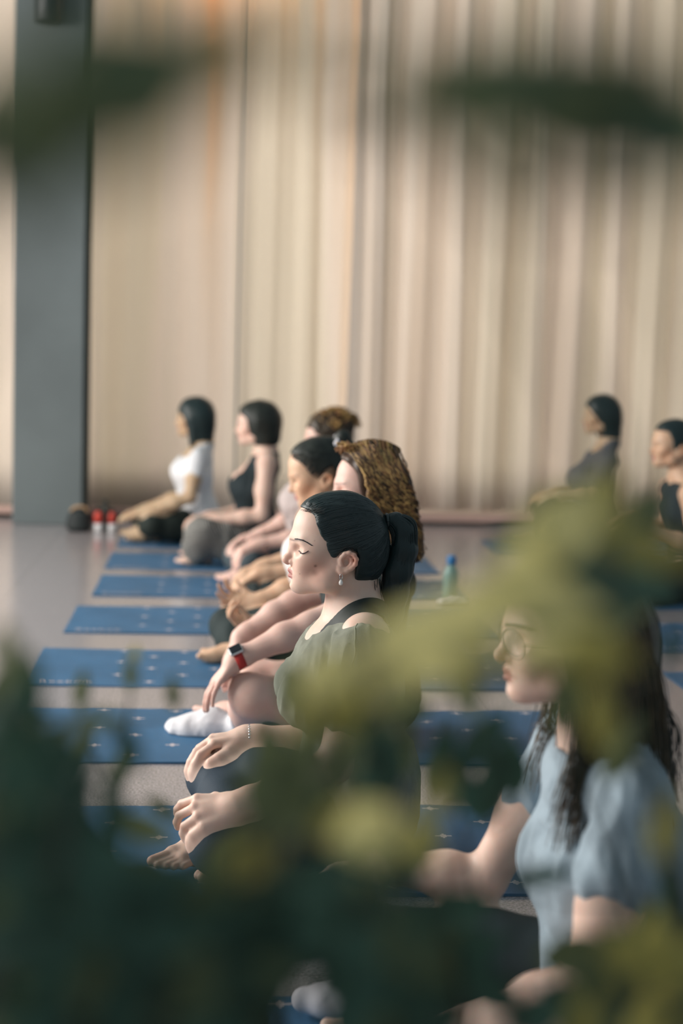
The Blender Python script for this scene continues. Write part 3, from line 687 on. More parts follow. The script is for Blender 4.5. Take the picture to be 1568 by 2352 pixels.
# ---- the dark-haired woman in focus
def woman_ponytail():
    Y0 = 3.22; h = (at(770, 1240, Y0), rad(0), 0., 1.0)
    x0 = .335
    arms = {-1: [at(838, 1470, 3.055), at(768, 1757, 3.0), at(546, 1850, 2.955), ((-1, .04, -.18), (-.24, -.68, .68), 1), dict(curl=[(.55, .50, .3), (.64, .58, .3), (.70, .60, .3), (.66, .58, .3)], spread=.12, sc=1.04, tdown=.5)],
            1: [(at(838, 1470, 3.055)[0], 3.385, at(838, 1470, 3.055)[2]), at(800, 1705, 3.46), at(566, 1692, 3.46), ((-1, 0, -.10), (-.2, 0, 1), -1), dict(curl=(.55, .45, .25), sc=1.0)]}
    legs = {-1: [at(508, 1935, 2.985), (.06, 3.22, .065), (.09, 3.25, .040), at(358, 1990, 3.06), (0, -.3, 1), 1],
            1: [at(492, 1785, 3.47), (.10, 3.13, .055), (.13, 3.10, .03), (-.02, 3.02, .03), (0, .2, 1), -1]}
    pf = {0: [(at(400, 1900, 2.97)[0]-.02, .155, .0028), (.155, .37, .0017), (.37, .5, .004)], 1: [(2.92, 3.13, .0030), (3.13, 3.31, .0019)], 2: [(.02, .24, .0032), (.24, .585, .0036), (.585, .73, .0016), (.73, .84, .003)]}
    q = Head(*h).loc(at(724, 1300, 3.155)); q2 = Head(*h).loc(at(722, 1316, 3.155)); q3 = Head(*h).loc(at(688, 1318, 3.18)); q4 = Head(*h).loc(at(722, 1242, 3.155))
    F = figure('person with dark low ponytail and olive grey tee, eyes closed, sitting cross-legged on a mat', x0, Y0, h, arms, legs, 'fair',
               step=.005, hstep=.0022, neckw=.049, prefine=pf, chest=(.318, Y0, .40), bust=.9, pelvis_z=.12, bo=(-.082, -.022), extraT=[el((.278, Y0, .460), (.066, .105, .070), .05)],
               moles=[(q[0], -1, q[2], .0030, .8), (q2[0], -1, q2[2], .007, .35), (q3[0], -1, q3[2], .0014, .5), (q4[0], -1, q4[2], .0012, .5), (q[0]-.01, -1, q[2]-.03, .008, .15)])
    t, hh = F['t'], F['h']
    # clothes
    tee = mat('olive_grey_jersey', (.215, .225, .185), .8, var=.06, vscale=60, bump=.3, bscale=600, spec=.15)
    shirtP = inf(F['T'], .008)+[inflate(p, .010) for p in F['SL'][-1][0][:1]+F['SL'][1][0][:1]]
    S, E_ = arms[-1][0], arms[-1][1]
    for s in (-1, 1):
        S, E_ = np.asarray(arms[s][0]), np.asarray(arms[s][1]); shirtP.append(rc(S, S*.42+E_*.58, .053, .052, .03))
    # loose hem
    shirtP.append(rc((.35, Y0, .20), (.34, Y0, .12), .125, .135, .04, (1, .68, 1)))
    neck = xz([(560, 1300), (560, 1590), (636, 1552), (657, 1532), (676, 1519)], 3.16)+xz([(698, 1498), (734, 1468)], 3.105)+xz([(784, 1431), (820, 1413), (868, 1428), (905, 1456), (960, 1470), (960, 1300)], 3.11)
    Hs = {s: (lambda S, E_: (S*.40+E_*.60))(np.asarray(arms[s][0]), np.asarray(arms[s][1])) for s in (-1, 1)}
    tso = cloth('tee_shirt', shirtP, .0032, tee, t, (.08, 2.90, .05), (.55, 3.55, .63), wrinkle=.0042, wscale=(38, 20, 13), carve=neck, seed=4)
    TV = np.zeros(len(tso.data.vertices)*3, np.float32); tso.data.vertices.foreach_get('co', TV); TV = TV.reshape(-1, 3)
    TQ = np.zeros(len(tso.data.polygons)*4, np.int32); tso.data.loops.foreach_get('vertex_index', TQ); TQ = TQ.reshape(-1, 4)
    B = sub_bvh(TV, TQ, np.array([.32, 3.05, .50]), .14); sm = spline(np.array([at(820, 1416, 3.05), at(815, 1450, 3.0), at(808, 1490, 2.98), at(803, 1540, 2.98)]), 26)
    V, Fq = tubes([[snap(B, p, .0004)[0] for p in sm]], [.0013]); mesh_np('shoulder_seam', V, Fq, mat('pale_thread', (.30, .31, .24), .8), tso)
    blk = mat('black_strap_knit', (.012, .020, .018), .6)
    pts = [at(905, 1425, 3.16), at(880, 1398, 3.15), at(848, 1392, 3.13), at(812, 1404, 3.115), at(775, 1432, 3.11), at(735, 1470, 3.115), at(690, 1510, 3.125), at(650, 1548, 3.14)]
    pp = spline(np.array(pts), 26); f = Field(np.arange(.10, .48, .0028), np.arange(3.02, 3.40, .0028), np.arange(.36, .62, .0028))
    for p in inf(F['T'], .0045)+inf(F['N'], .004): f.add(p)
    g = Field(*f.ax); STX = at(738, 1475, 3.115)[0]
    for a, b in zip(pp[:-1], pp[1:]):
        if b[0] > STX: g.add(rc(a, b, .0150, .0150, .004, (1, .3, 1)))
        g.add(rc(a*[1, -1, 1]+[0, 2*Y0, 0], b*[1, -1, 1]+[0, 2*Y0, 0], .0150, .0150, .004, (1, .3, 1)))
    f.F = np.maximum(f.F, g.F); V, Q = f.build(); mesh_np('undershirt_strap', V, Q, blk, t)
    leg = mat('charcoal_blue_leggings', (.028, .044, .062), .7, bump=.2, bscale=500, spec=.2)
    LG = inf(F['G'], .005)+[inflate(F['T'][0], .004), inflate(F['FT'][0], .004)]
    cloth('leggings', LG, .005, leg, t, (-.16, 2.84, .0), (.52, 3.62, .24), wrinkle=.003, wscale=(12, 12, 10), zmin=.0095, seed=8)
    # hair
    poly = xz([(690, 1172), (672, 1158), (672, 1080), (930, 1080), (930, 1260), (905, 1330), (880, 1342), (848, 1350), (822, 1349), (815, 1330), (817, 1300), (822, 1278), (818, 1262), (800, 1254), (783, 1262), (772, 1280), (763, 1285), (757, 1277), (750, 1264), (748, 1244), (736, 1230), (728, 1207), (724, 1186), (712, 1174)], 3.155)
    HPm = [el(hh(-.012, 0, .014), (.102, .080, .0955), .02), el(hh(-.045, 0, -.030), (.070, .074, .075), .03), el(hh(.030, 0, .030), (.060, .066, .066), .02)]
    f = Field(*[np.arange(a, b, .0024) for a, b in zip(hh.o-[.12, .10, .13], hh.o+[.14, .10, .125])])
    for p in HPm: f.add(p)
    f.keep_poly(poly, k=.006); V, Q = f.build(); N = vnorm(V, Q)
    V = V+N*(noise3(np.stack([V[:, 0]*20, V[:, 1]*160, V[:, 2]*160], 1), 3)*.0007)[:, None]
    hair = mesh_np('hair', V, Q, BLACKHAIR, t)
    tie = at(889, 1196, Y0)
    hl = ([.078, .074, .060, .045, .040, .030, .010], [.070, .062, .050, .030, .008, -.012, -.030])
    P = cap_paths(hh, tie, 900, seed=2, hairline=hl, off=.0088)
    hl2 = ([-.020, -.030, -.045, -.055, -.060, -.065, -.070], [-.028, -.045, -.062, -.080, -.088, -.090, -.090])
    P += cap_paths(hh, tie, 220, seed=3, hairline=hl2, off=.0088)
    HB = bvh(V, Q); P = [np.array([snap(HB, p, .0005)[0] if i < len(pp_)-2 else p for i, p in enumerate(pp_)]) for pp_ in P]
    strands('swept_back_strands', P, .0008, BLACKHAIR2, hair)
    # ponytail
    cl_ = [tie, at(908, 1196, Y0), at(926, 1218, Y0), at(926, 1262, Y0), at(913, 1310, Y0), at(905, 1360, Y0), at(898, 1410, Y0), at(893, 1465, Y0)]
    rr = [.012, .017, .025, .030, .032, .031, .026, .010]
    f = Field(*[np.arange(a, b, .0028) for a, b in zip((.33, 3.14, .46), (.53, 3.30, .80))])
    for a, b, ra, rb in zip(cl_[:-1], cl_[1:], rr[:-1], rr[1:]): f.add(rc(a, b, ra, rb, .012))
    f.add(el(at(899, 1232, Y0), (.0045, .08, .0200), .004, None, '-'))
    V, Q = f.build(); N = vnorm(V, Q); V = V+N*(noise3(V*[150, 150, 18], 5)*.0012)[:, None]
    pony = mesh_np('ponytail', V, Q, BLACKHAIR, t)
    rs = np.random.RandomState(9); P = []
    base = spline(np.array(cl_), 30); rb = np.interp(np.linspace(0, 1, 30), np.linspace(0, 1, 8), rr)
    for i in range(240):
        a = rs.uniform(0, 2*pi); q = rs.uniform(.75, 1.05); w = rs.uniform(-.5, .5); tt = np.linspace(0, 1, 30)
        off = np.stack([np.cos(a+w*tt), np.sin(a+w*tt), 0*tt], 1)*(rb*q)[:, None]; off[:, 2] = np.where(tt < .4, off[:, 0]*.8, 0)
        P.append((base+off)[:rs.randint(22, 31)])
    strands('ponytail_strands', P, .0011, BLACKHAIR2, pony)
    bangle('hair_tie', pony, tie, (1, 0, .1), .014, .004, BLACKHAIR2)
    P = []  # loose wisps at the nape
    for i in range(34):
        q_ = rs.rand(); a = at(836+46*q_, rs.uniform(1325, 1345), rs.uniform(3.17, 3.22)); b = at(868+18*q_, rs.uniform(1380, 1402), rs.uniform(3.19, 3.23)); m_ = (a+b)/2+rs.normal(0, .004, 3)+[-.004, -.006, 0]
        P.append(spline([a, m_, b], 12))
    strands('nape_wisps', P, .0007, BRUNETTE, hair)
    P = []
    for i in range(60):
        px = rs.uniform(694, 752); py = np.interp(px, [694, 724, 730, 748, 752], [1172, 1184, 1212, 1244, 1262]); Yb = np.interp(px, [694, 752], [3.20, 3.152])
        a = at(px-rs.uniform(1, 7), py+rs.uniform(-2, 4), Yb+.004); b = at(px+22, py-rs.uniform(4, 20), 3.146); P.append(spline([a, (a+b)/2+[0, -.003, 0], b], 8))
    strands('baby_hairs', P, .00045, BRUNETTE, hair)
    # lashes, brow, earring
    B = sub_bvh(F['V'], F['Q'], hh(.07, 0, 0), .085)
    for s in (-1, 1):
        P2 = []; P = []
        def side(u, z, off=.0004):
            p = hh(u, s*.16, z); d = -h_dir(hh, 0, s, 0); c, n, i, dd = B.ray_cast(Vector(p), Vector(d))
            return (np.array(c)-d*off) if c is not None else hh(u, s*.04, z)
        ll = [side(u, z) for u, z in ((.0805, -.0222), (.0770, -.0235), (.0724, -.0228), (.0676, -.0200), (.0632, -.0168))]
        l2 = spline(ll, 16); P2.append(l2); P2.append(spline(np.array(ll)+[0, 0, .0006], 16)); P2.append(spline(np.array(ll)+[0, 0, -.0006], 16))
        for i in range(34):
            a, n = snap(B, l2[min(15, int(i/34*16))], 0); n = nrm(n+[0, 0, -.5]); l = .0045+.003*i/34
            P2.append(spline([a, a+n*l*.35+[0, 0, -.0004], a+n*l*.6+[0, 0, .0000]], 5))
        for i in range(150):
            q = rs.rand()**.8; bu = np.interp(q, [0, .15, .45, .72, 1], [.0925, .0870, .0770, .0676, .0570]); bz = np.interp(q, [0, .15, .45, .72, 1], [.0035, .0055, .0050, .0010, -.0050])+rs.uniform(-.0013, .0013)*(1.05-q)
            a = side(bu, bz, .0005); b = side(bu-.004, bz-.0006+.0008*(1-q), .0007); P.append([a, (a+b)/2, b])
        strands('eyelashes', P2, .0006, LASH, t)
        strands('eyebrow', P, .0005, LASH, t)
    lobe = hh(-.0075, -.0790, -.0650)
    er = thing('pearl_earring', 'small white pearl drop earring hanging from the ear of the dark-haired woman', 'earring', lobe)
    V, Fq = tubes([[lobe+np.array([.003*cos(a), -.001, -.0045+.0065*sin(a)]) for a in np.linspace(0, 2*pi, 13)]], [.0008], 6); mesh_np('hook', V, Fq, METAL, er)
    V, Fq = lathe([(.0003, .0062), (.0025, .0050), (.0043, .001), (.0046, -.0020), (.0035, -.0052), (.0004, -.0068)], lobe+[0, -.001, -.0165], 16); mesh('pearl', V, Fq, PEARL, er, True)
    b = thing('bead_bracelet', 'silver and grey bead bracelet on the far wrist of the dark-haired woman', 'bracelet', at(556, 1690, 3.46))
    wr = at(573, 1694, 3.46); bangle('beads', b, wr, (1, 0, .05), .0285, .0042, METAL, 26, True)
    V, Fq = tubes([spline([wr+[0, -.028, -.008], wr+[-.004, -.033, -.03], wr+[-.004, -.033, -.052]], 8)], [.0022], 6); mesh_np('dangling_chain', V, Fq, METAL, b)
    b = thing('thin_bracelet', 'thin gold bracelet on the near wrist of the dark-haired woman', 'bracelet', at(545, 1850, 2.97))
    bangle('band', b, at(550, 1849, 2.977), (1, 0, -.3), .0270, .0011, GOLDM)
    return F
FP1 = woman_ponytail()

def dress(F, shirt=None, pants=None, neck=None, sleeve=.58, step=.006, wr=.004, pants_len=1., names=('tee_shirt', 'trousers'), zlo=.05, arm_r=.050, loose=.008, loose_p=.006, wsc=(34, 20, 13)):
    t = F['t']; lo, hi = F['lo'], F['hi']; out = {}
    if shirt:
        P = inf(F['T'], loose)
        for s in (-1, 1):
            S, E_ = np.asarray(F['arms'][s][0], float), np.asarray(F['arms'][s][1], float)
            if sleeve > .05: P.append(rc(S, S*(1-sleeve)+E_*sleeve, arm_r+.004, arm_r, .03))
            if sleeve > 1: W_ = np.asarray(F['arms'][s][2], float); P.append(rc(E_, E_*.15+W_*.85, arm_r-.008, arm_r-.016, .02))
        out['shirt'] = cloth(names[0], P, step, shirt, t, (F['ch'][0]-.22, lo[1], zlo), (F['pel'][0]+.20, hi[1], F['h'].o[2]-.05), wrinkle=wr, carve=neck, seed=4, wscale=wsc)
    if pants:
        G = [inflate(p, loose_p) for i, p in enumerate(F['G']) if pants_len >= 1 or i % 4 < (2 if pants_len > .4 else 1)]
        P = G+[inflate(F['T'][0], .006)]+([inflate(F['FT'][0], .006), inflate(F['FT'][len(F['FT'])//2], .006)] if pants_len >= 1 else [])
        out['pants'] = cloth(names[1], P, step, pants, t, (lo[0], lo[1], 0), (F['pel'][0]+.18, hi[1], .42), wrinkle=wr, wscale=(12, 12, 9), zmin=.0095, seed=8)
    return out
def hair_volume(F, prims, material, step=.004, poly=None, name='hair', ngain=.0, nscale=(20, 120, 20), seed=3):
    lo = np.min([(np.minimum(p['a'], p['b'])-max(p['ra'], p['rb'])*1.2) if p['t'] == 'rc' else p['c']-np.max(p['r']) for p in prims], 0)-.01
    hi = np.max([(np.maximum(p['a'], p['b'])+max(p['ra'], p['rb'])*1.2) if p['t'] == 'rc' else p['c']+np.max(p['r']) for p in prims], 0)+.01
    f = Field(*[np.arange(a, b, step) for a, b in zip(lo, hi)])
    for p in prims: f.add(p)
    if poly is not None: f.keep_poly(poly, k=.01)
    V, Q = f.build()
    if ngain: V = V+vnorm(V, Q)*(noise3(V*np.array(nscale), seed)*ngain)[:, None]
    return mesh_np(name, V, Q, material, F['t']), V, Q
def cap_prims(h, g=.010, low=True):
    P = [el(h(-.012, 0, .014), np.array([.094+g*.8, .073+g, .088+g]), .02, h.R), el(h(.030, 0, .030), np.array([.060, .058+g, .058+g]), .02, h.R)]
    if low: P.append(el(h(-.045, 0, -.030), np.array([.064+g, .066+g, .075]), .03, h.R))
    return P
def tip_head(px, py, Y, pitch=0., yaw=0., sc=1.):
    o = at(px, py, Y); h = Head((0, 0, 0), pitch, yaw, sc); return (o-h(.1135, 0, -.0455), pitch, yaw, sc)

# ---- the woman with glasses at the lower right
def woman_glasses():
    Y0 = 2.19; h = tip_head(1139, 1506, Y0, rad(3)); x0 = .690
    sN = at(1462, 1850, 2.025); sF = np.array([sN[0]-.015, 2.355, sN[2]+.005])
    arms = {-1: [sN, at(1345, 2262, 1.985), at(1030, 2378, 2.01), ((-1, .1, -.2), (-.1, -.2, 1), 1), dict(curl=(.5, .4, .3))],
            1: [sF, at(1112, 2018, 2.44), at(868, 1990, 2.47), ((-1, 0, -.12), (-.2, 0, 1), -1), dict(curl=(.5, .45, .3))]}
    legs = {-1: [(x0-.40, 1.93, .105), (x0-.34, 2.22, .062), (x0-.30, 2.25, .035), (x0-.50, 2.29, .030), (0, -.2, 1), 1],
            1: [(x0-.405, 2.47, .110), (x0-.36, 2.32, .055), (x0-.32, 2.37, .032), (x0-.525, 2.425, .032), (0, .1, 1), -1]}
    F = figure('person with long brown hair and round glasses in a light blue grey tee', x0, Y0, h, arms, legs, 'fair', step=.0055, hstep=.0030, chest=at(1408, 1985, Y0), bust=.3, bo=(-.058, -.015), pelvis_z=.115)
    tee = mat('light_blue_grey_jersey', (.30, .37, .42), .8, var=.05, vscale=60, bump=.25, bscale=500, spec=.15)
    neck = xz([(1200, 1500), (1180, 1700), (1265, 1735), (1330, 1745), (1390, 1715), (1450, 1690), (1540, 1685), (1568, 1500)], Y0-.06)
    d = dress(F, None, mat('dark_trousers_teal', (.012, .024, .028), .8), step=.006, wr=.003, names=('', 'dark_trousers'))
    P = inf(F['T'], .010)
    for s in (-1, 1):
        S, E_ = F['arms'][s][0], np.asarray(F['arms'][s][1]); D = S*.60+E_*.40
        P += [rc(S, D, .052, .060 if s < 0 else .050, .02, (1, 1.1, 1))]
    P.append(rc(F['pel']*.5+F['ch']*.5+[-.01, 0, 0], F['pel']+[-.03, 0, 0], .108, .120, .05, (1, .7, 1)))
    ts = cloth('tee_shirt', P, .0042, tee, F['t'], (.30, 1.84, .08), (.92, 2.56, .62), wrinkle=.0065, wscale=(30, 18, 11), carve=neck, seed=6)
    A_, hl, to = [np.asarray(v, float) for v in legs[1][1:4]]
    cloth('sock', inf([rc(A_, hl*.6+A_*.4, .033, .030, .02)]+foot_prims(hl, to, legs[1][4], -1, 1.05, False), .005), .005, mat('white_sock_cotton', (.70, .68, .72), .85, bump=.3, bscale=300), F['t'], np.minimum(hl, to)-[.04, .08, .06], np.maximum(hl, A_)+[.06, .08, .08], zmin=.0095)
    # hair: cap, curtain of long hair down both sides
    hh = F['h']; R = hh.R
    poly = xz([(1178, 1392), (1168, 1370), (1150, 1200), (1560, 1180), (1590, 1500), (1560, 1800), (1420, 1800), (1330, 1900), (1296, 1950), (1262, 1850), (1248, 1720), (1262, 1660), (1296, 1600), (1306, 1540), (1280, 1470), (1250, 1410), (1210, 1385)], Y0-.07)
    pr = cap_prims(hh, .013)
    for s in (-1, 1):
        pr.append(rc(hh(-.045, s*.060, .0), hh(-.062, s*.078, -.16), .042, .034, .03, (1, 1.3, 1)))
        pr.append(rc(hh(-.010, s*.070, -.03), hh(-.035, s*.092, -.20), .026, .026, .03, (1, 1.3, 1)))
        pr.append(rc(hh(-.035, s*.092, -.20), hh(-.018, s*.098, -.30), .026, .012, .03, (1, 1.4, 1)))
    pr.append(rc(hh(-.075, 0, -.02), hh(-.115, 0, -.20), .050, .030, .04, (1, .6, 1)))
    hr, HV, HQ = hair_volume(F, pr, BROWN, .0045, poly, ngain=.0015, nscale=(60, 60, 8))
    rs = np.random.RandomState(31); PA = []; PB = []
    for i in range(620):
        s = -1 if rs.rand() < .62 else 1; u0 = rs.uniform(-.085, .096); a = np.array([u0, s*.003, .012+.101*math.sqrt(max(0, 1-((u0+.010)/.112)**2))])
        th = rs.uniform(.0, 1); ue = -.105+.13*th+rs.uniform(-.01, .01); L = rs.uniform(.16, .29) if s < 0 else rs.uniform(.14, .25)
        if ue > -.01: L *= 1.0
        mid = np.array([a[0]*.45+ue*.55+.0, s*.074, .045]); m2 = np.array([ue, s*.090, -.045]); m3 = np.array([ue-.010+rs.uniform(-.01, .01), s*(.098+rs.uniform(-.008, .01)), -.14])
        e = np.array([ue+.022*(th > .4)-.015*(th < .3)+rs.uniform(-.012, .012), s*(.104+rs.uniform(-.015, .012)), -.045-L])
        if mid[0] > .055: mid[0] = .055
        P = [hh(*v) for v in (a, mid, m2, m3, e)]; (PA if rs.rand() < .6 else PB).append(spline(P, 16))
    for i in range(60):
        s = rs.uniform(-1, 1); P = [hh(-.08, s*.03, .07), hh(-.112, s*.04, -.02), hh(-.125+rs.uniform(-.01, .01), s*.05, -.11), hh(-.150+rs.uniform(-.02, .02), s*.05, -.17), hh(-.152+rs.uniform(-.02, .02), s*.05, -.27+rs.uniform(-.03, .03))]; PB.append(spline(P, 16))
    HB = bvh(HV, HQ); PA = push_all(HB, PA, .0012); PB = push_all(HB, PB, .0008)
    strands('long_strands', PA, .0016, BROWN2, hr); strands('long_dark_strands', PB, .0016, BRUNETTE, hr)
    # eyebrow, lashes and glasses
    g = thing('eyeglasses', 'thin round metal eyeglasses worn by the person in the light blue grey tee', 'glasses', hh(.09, 0, -.02))
    gl = mat('dark_wire', (.06, .07, .08), .3, metal=.8); LG = []
    for s in (-1, 1):
        c = hh(.094, s*.034, -.022); a = h_dir(hh, -.010, s*.023, 0); b = h_dir(hh, .003, 0, .021)
        rim = [c+a*cos(v)+b*sin(v) for v in np.linspace(0, 2*pi, 29)]; V, Q = tubes([rim], [.0011], 8); mesh_np('rim', V, Q, gl, g)
        V = [c]+rim[:-1]; lens = mesh('lens', V, [(0, i+1, (i+1) % 28+1) for i in range(28)], LENS, g, True); m_ = lens.modifiers.new('s', 'SOLIDIFY'); m_.thickness = .0012
        tp = [hh(.084, s*.057, -.018), hh(.055, s*.072, -.018), hh(.0, s*.080, -.020), hh(-.018, s*.081, -.026), hh(-.030, s*.080, -.045)]
        V, Q = tubes([spline(tp, 16)], [.0011], 6); mesh_np('temple', V, Q, gl, g)
    V, Q = tubes([spline([hh(.0975, -.012, -.018), hh(.1005, 0, -.014), hh(.0975, .012, -.018)], 8)], [.0011], 6); mesh_np('bridge', V, Q, gl, g)
    B = sub_bvh(F['V'], F['Q'], hh(.07, 0, 0), .085)
    for s in (-1, 1):
        P = []
        for i in range(90):
            q = rs.rand(); a, n = snap(B, hh(.100-.034*q**1.3, s*(.010+.040*q), .0015+.0075*sin(q*2.0)-.0075*q+rs.uniform(-.0015, .0015)), .0006); b, _ = snap(B, a+h_dir(hh, -.005, s*.006, .001), .0008); P.append([a, (a+b)/2, b])
        strands('eyebrow', P, .0007, BRUNETTE, F['t'])
    wr = at(872, 1992, 2.468)
    b = thing('charm_bracelet', 'silver bead bracelet on the far wrist of the person in glasses', 'bracelet', wr); bangle('beads', b, wr, (1, 0, .0), .0275, .0030, METAL, 22, True)
    V, Q = tubes([spline([wr+[-.002, -.029, -.004], wr+[.012, -.036, -.02], wr+[.024, -.034, -.026]], 8)], [.0014], 6); mesh_np('charm_chain', V, Q, METAL, b)
    return F
LENS = bpy.data.materials.new('lens_glass'); LENS.use_nodes = True
_n = LENS.node_tree; _b = _n.nodes['Principled BSDF']; _b.inputs['Roughness'].default_value = .05
_t = _n.nodes.new('ShaderNodeBsdfTransparent'); _m = _n.nodes.new('ShaderNodeMixShader'); _m.inputs[0].default_value = .10
_n.links.new(_t.outputs[0], _m.inputs[1]); _n.links.new(_b.outputs[0], _m.inputs[2]); _n.links.new(_m.outputs[0], _n.nodes['Material Output'].inputs['Surface'])
FP0 = woman_glasses()

# ---- the curly-haired woman just behind the ponytail
def woman_curly():
    Y0 = 4.27; o = at(862, 1110, Y0); h = Head(o, rad(2)); x0 = .50
    # forehead front at px 780
    o = o+np.array([at(779, 1085, Y0)[0]-h(.086, 0, .035)[0], 0, 0])
    h = (o, rad(2), 0., 1.)
    sN = at(905, 1345, 4.10); sF = np.array([sN[0]-.01, 4.44, sN[2]+.01])
    arms = {-1: [sN, at(712, 1436, 4.03), at(541, 1515, 4.0), ((-.72, .05, -.85), (-.85, -.1, .6), 1), dict(curl=(.25, .25, .2), sc=1.0)],
            1: [sF, at(672, 1385, 4.45), at(553, 1462, 4.42), ((-.5, .0, -.85), (-.85, 0, .5), -1), dict(curl=(.3, .3, .2))]}
    legs = {-1: [at(578, 1598, 4.02), (.06, 4.20, .075), (.10, 4.24, .045), (-.105, 4.31, .048), (.0, .0, 1), 1],
            1: [at(590, 1560, 4.52), (.12, 4.30, .06), (.16, 4.34, .03), (-.02, 4.50, .03), (0, .2, 1), -1]}
    legs[-1][1] = at(560, 1665, 4.22); legs[-1][2] = at(528, 1678, 4.25); legs[-1][3] = at(384, 1672, 4.29)
    F = figure('person with long curly golden-red hair in a black top behind the ponytailed woman', x0, Y0, h, arms, legs, 'pink', step=.006, hstep=.0038, bust=.6)
    blk = mat('black_top_fabric', (.014, .022, .022), .8)
    neck = crew(h, sN, .03)
    dress(F, blk, mat('dark_green_shorts', (.05, .06, .05), .8), neck, sleeve=.35, pants_len=.3, names=('black_top', 'shorts'), wr=.005)
    # knee length shorts; the sock is its own part
    so = mat('white_cotton_sock', (.72, .70, .72), .85, bump=.3, bscale=300, var=.03)
    A = np.asarray(legs[-1][1]); hl = np.asarray(legs[-1][2]); to = np.asarray(legs[-1][3])
    SP = inf([rc(A*.7+np.asarray(legs[-1][0])*.3, A, .036, .034, .02), rc(A, hl*.6+A*.4, .033, .030, .02)]+foot_prims(hl, to, (0, 0, 1), 1, 1.12, False), .010)
    cloth('sock', SP, .004, so, F['t'], np.minimum(hl, to)-[.03, .10, .2], np.maximum(hl, A)+[.08, .10, .10], wrinkle=.0015, wscale=(40, 40, 40), zmin=.0095)
    hh = F['h']; rs = np.random.RandomState(77)
    out = xz([(772, 1062), (776, 1042), (800, 1024), (862, 1018), (905, 1036), (948, 1090), (966, 1140), (978, 1200), (990, 1260), (960, 1290), (900, 1300), (850, 1200), (828, 1140), (820, 1090), (806, 1066), (786, 1058)], Y0-.09)
    pr = cap_prims(hh, .016); pr += [rc(hh(-.06, s*.05, .0), hh(-.10, s*.07, -.15), .050, .045, .03) for s in (-1, 1)]
    pr += [rc(hh(-.10, s*.07, -.15), hh(-.13, s*.06, -.22), .042, .028, .03) for s in (-1, 1)]
    hr, V, Q = hair_volume(F, pr, DARKRED, .0045, out, ngain=.006, nscale=(45, 45, 22))
    G_ = {0: [], 1: [], 2: []}
    for i in range(420):
        s = -1 if rs.rand() < .65 else 1; u0 = rs.uniform(-.09, .075); a = np.array([u0, s*rs.uniform(0, .03), .018+.108*math.sqrt(max(0, 1-((u0+.012)/.118)**2))])
        th = rs.rand(); ue = -.115+.125*th; L = rs.uniform(.05, .20)-(.06*th if th > .6 else 0); zz = -.02-L
        ue2 = ue-.045*(L/.2)
        P = [hh(*a), hh(a[0]*.4+ue*.6, s*.091, .045), hh(ue, s*.104, -.02), hh((ue+ue2)/2, s*.110, -.02-L*.5), hh(ue2, s*(.104+rs.uniform(-.02, .01)), zz)]
        B = spline(P, 34); tt = np.linspace(0, 1, 34); f_ = rs.uniform(4, 8); ph = rs.uniform(0, 6); am = .0075*np.clip(tt*2, .15, 1)
        B[:, 0] += am*np.cos(f_*2*pi*tt+ph); B[:, 1] += am*np.sin(f_*2*pi*tt+ph)*.8; B[:, 2] += am*.4*np.sin(f_*2*pi*tt+ph)
        G_[rs.choice([0, 1, 2], p=[.34, .36, .30])].append(B)
    for i in range(40):
        a = hh(rs.uniform(.05, .085), rs.uniform(-.05, .02), rs.uniform(.085, .11)); B = spline([a, a+h_dir(hh, .01, 0, .012), a+h_dir(hh, -.02, -.01, .008)], 16); tt = np.linspace(0, 1, 16); B[:, 0] += .004*np.cos(tt*14+i); B[:, 2] += .004*np.sin(tt*14+i); G_[rs.choice([0, 1])].append(B)
    HB = bvh(V, Q); G_ = {k: push_all(HB, v, .002) for k, v in G_.items()}
    strands('golden_curls', G_[0], .0024, GOLD, hr); strands('auburn_curls', G_[1], .0024, AUBURN, hr); strands('dark_curls', G_[2], .0024, DARKRED, hr)
    wr = at(545, 1513, 4.0); ax = nrm(np.asarray(arms[-1][1])-np.asarray(arms[-1][2]))
    w = thing('smart_watch', 'square silver watch with a red strap on the wrist of the curly-haired person', 'watch', wr)
    a0 = wr+ax*.004; P = []
    side = nrm(np.cross(ax, [0, -1, .0])); n2 = np.cross(ax, side)
    ring = [a0+(side*cos(v)+n2*sin(v))*.0285 for v in np.linspace(0, 2*pi, 33)]
    V = []; Fq = []
    for p in ring[:-1]:
        r = nrm(p-a0); V += [p-ax*.012, p+ax*.012, p+ax*.012+r*.003, p-ax*.012+r*.003]
    for i in range(32):
        j = (i+1) % 32
        for k in range(4): Fq.append((i*4+k, j*4+k, j*4+(k+1) % 4, i*4+(k+1) % 4))
    mesh('strap', V, Fq, mat('red_strap', (.50, .035, .03), .5), w, True)
    up = nrm(np.array([-.80, -.50, .35])-ax*(np.array([-.80, -.50, .35])@ax)); lat = np.cross(ax, up)
    def slab(c, a, b, d, la, lb, lc):
        V = [c+a*x*la+b*y*lb+d*z*lc for x in (-1, 1) for y in (-1, 1) for z in (-1, 1)]
        return V, [(0, 1, 3, 2), (4, 6, 7, 5), (0, 4, 5, 1), (2, 3, 7, 6), (0, 2, 6, 4), (1, 5, 7, 3)]
    bevel(mesh('case', *slab(a0+up*.0325, ax, lat, up, .019, .0165, .005), METAL, w), .004, 3)
    bevel(mesh('screen', *slab(a0+up*.0382, ax, lat, up, .0165, .014, .0012), mat('watch_glass', (.01, .012, .015), .1, spec=.6), w), .002, 2)
    return F
FP2 = woman_curly()

def std_person(label, tip, x0, Y0, arms, legs, skin, step, hstep=None, pitch=0., bust=.5, **kw):
    return figure(label, x0, Y0, tip_head(*tip, Y0, pitch), arms, legs, skin, step=step, hstep=hstep, bust=bust, **kw)
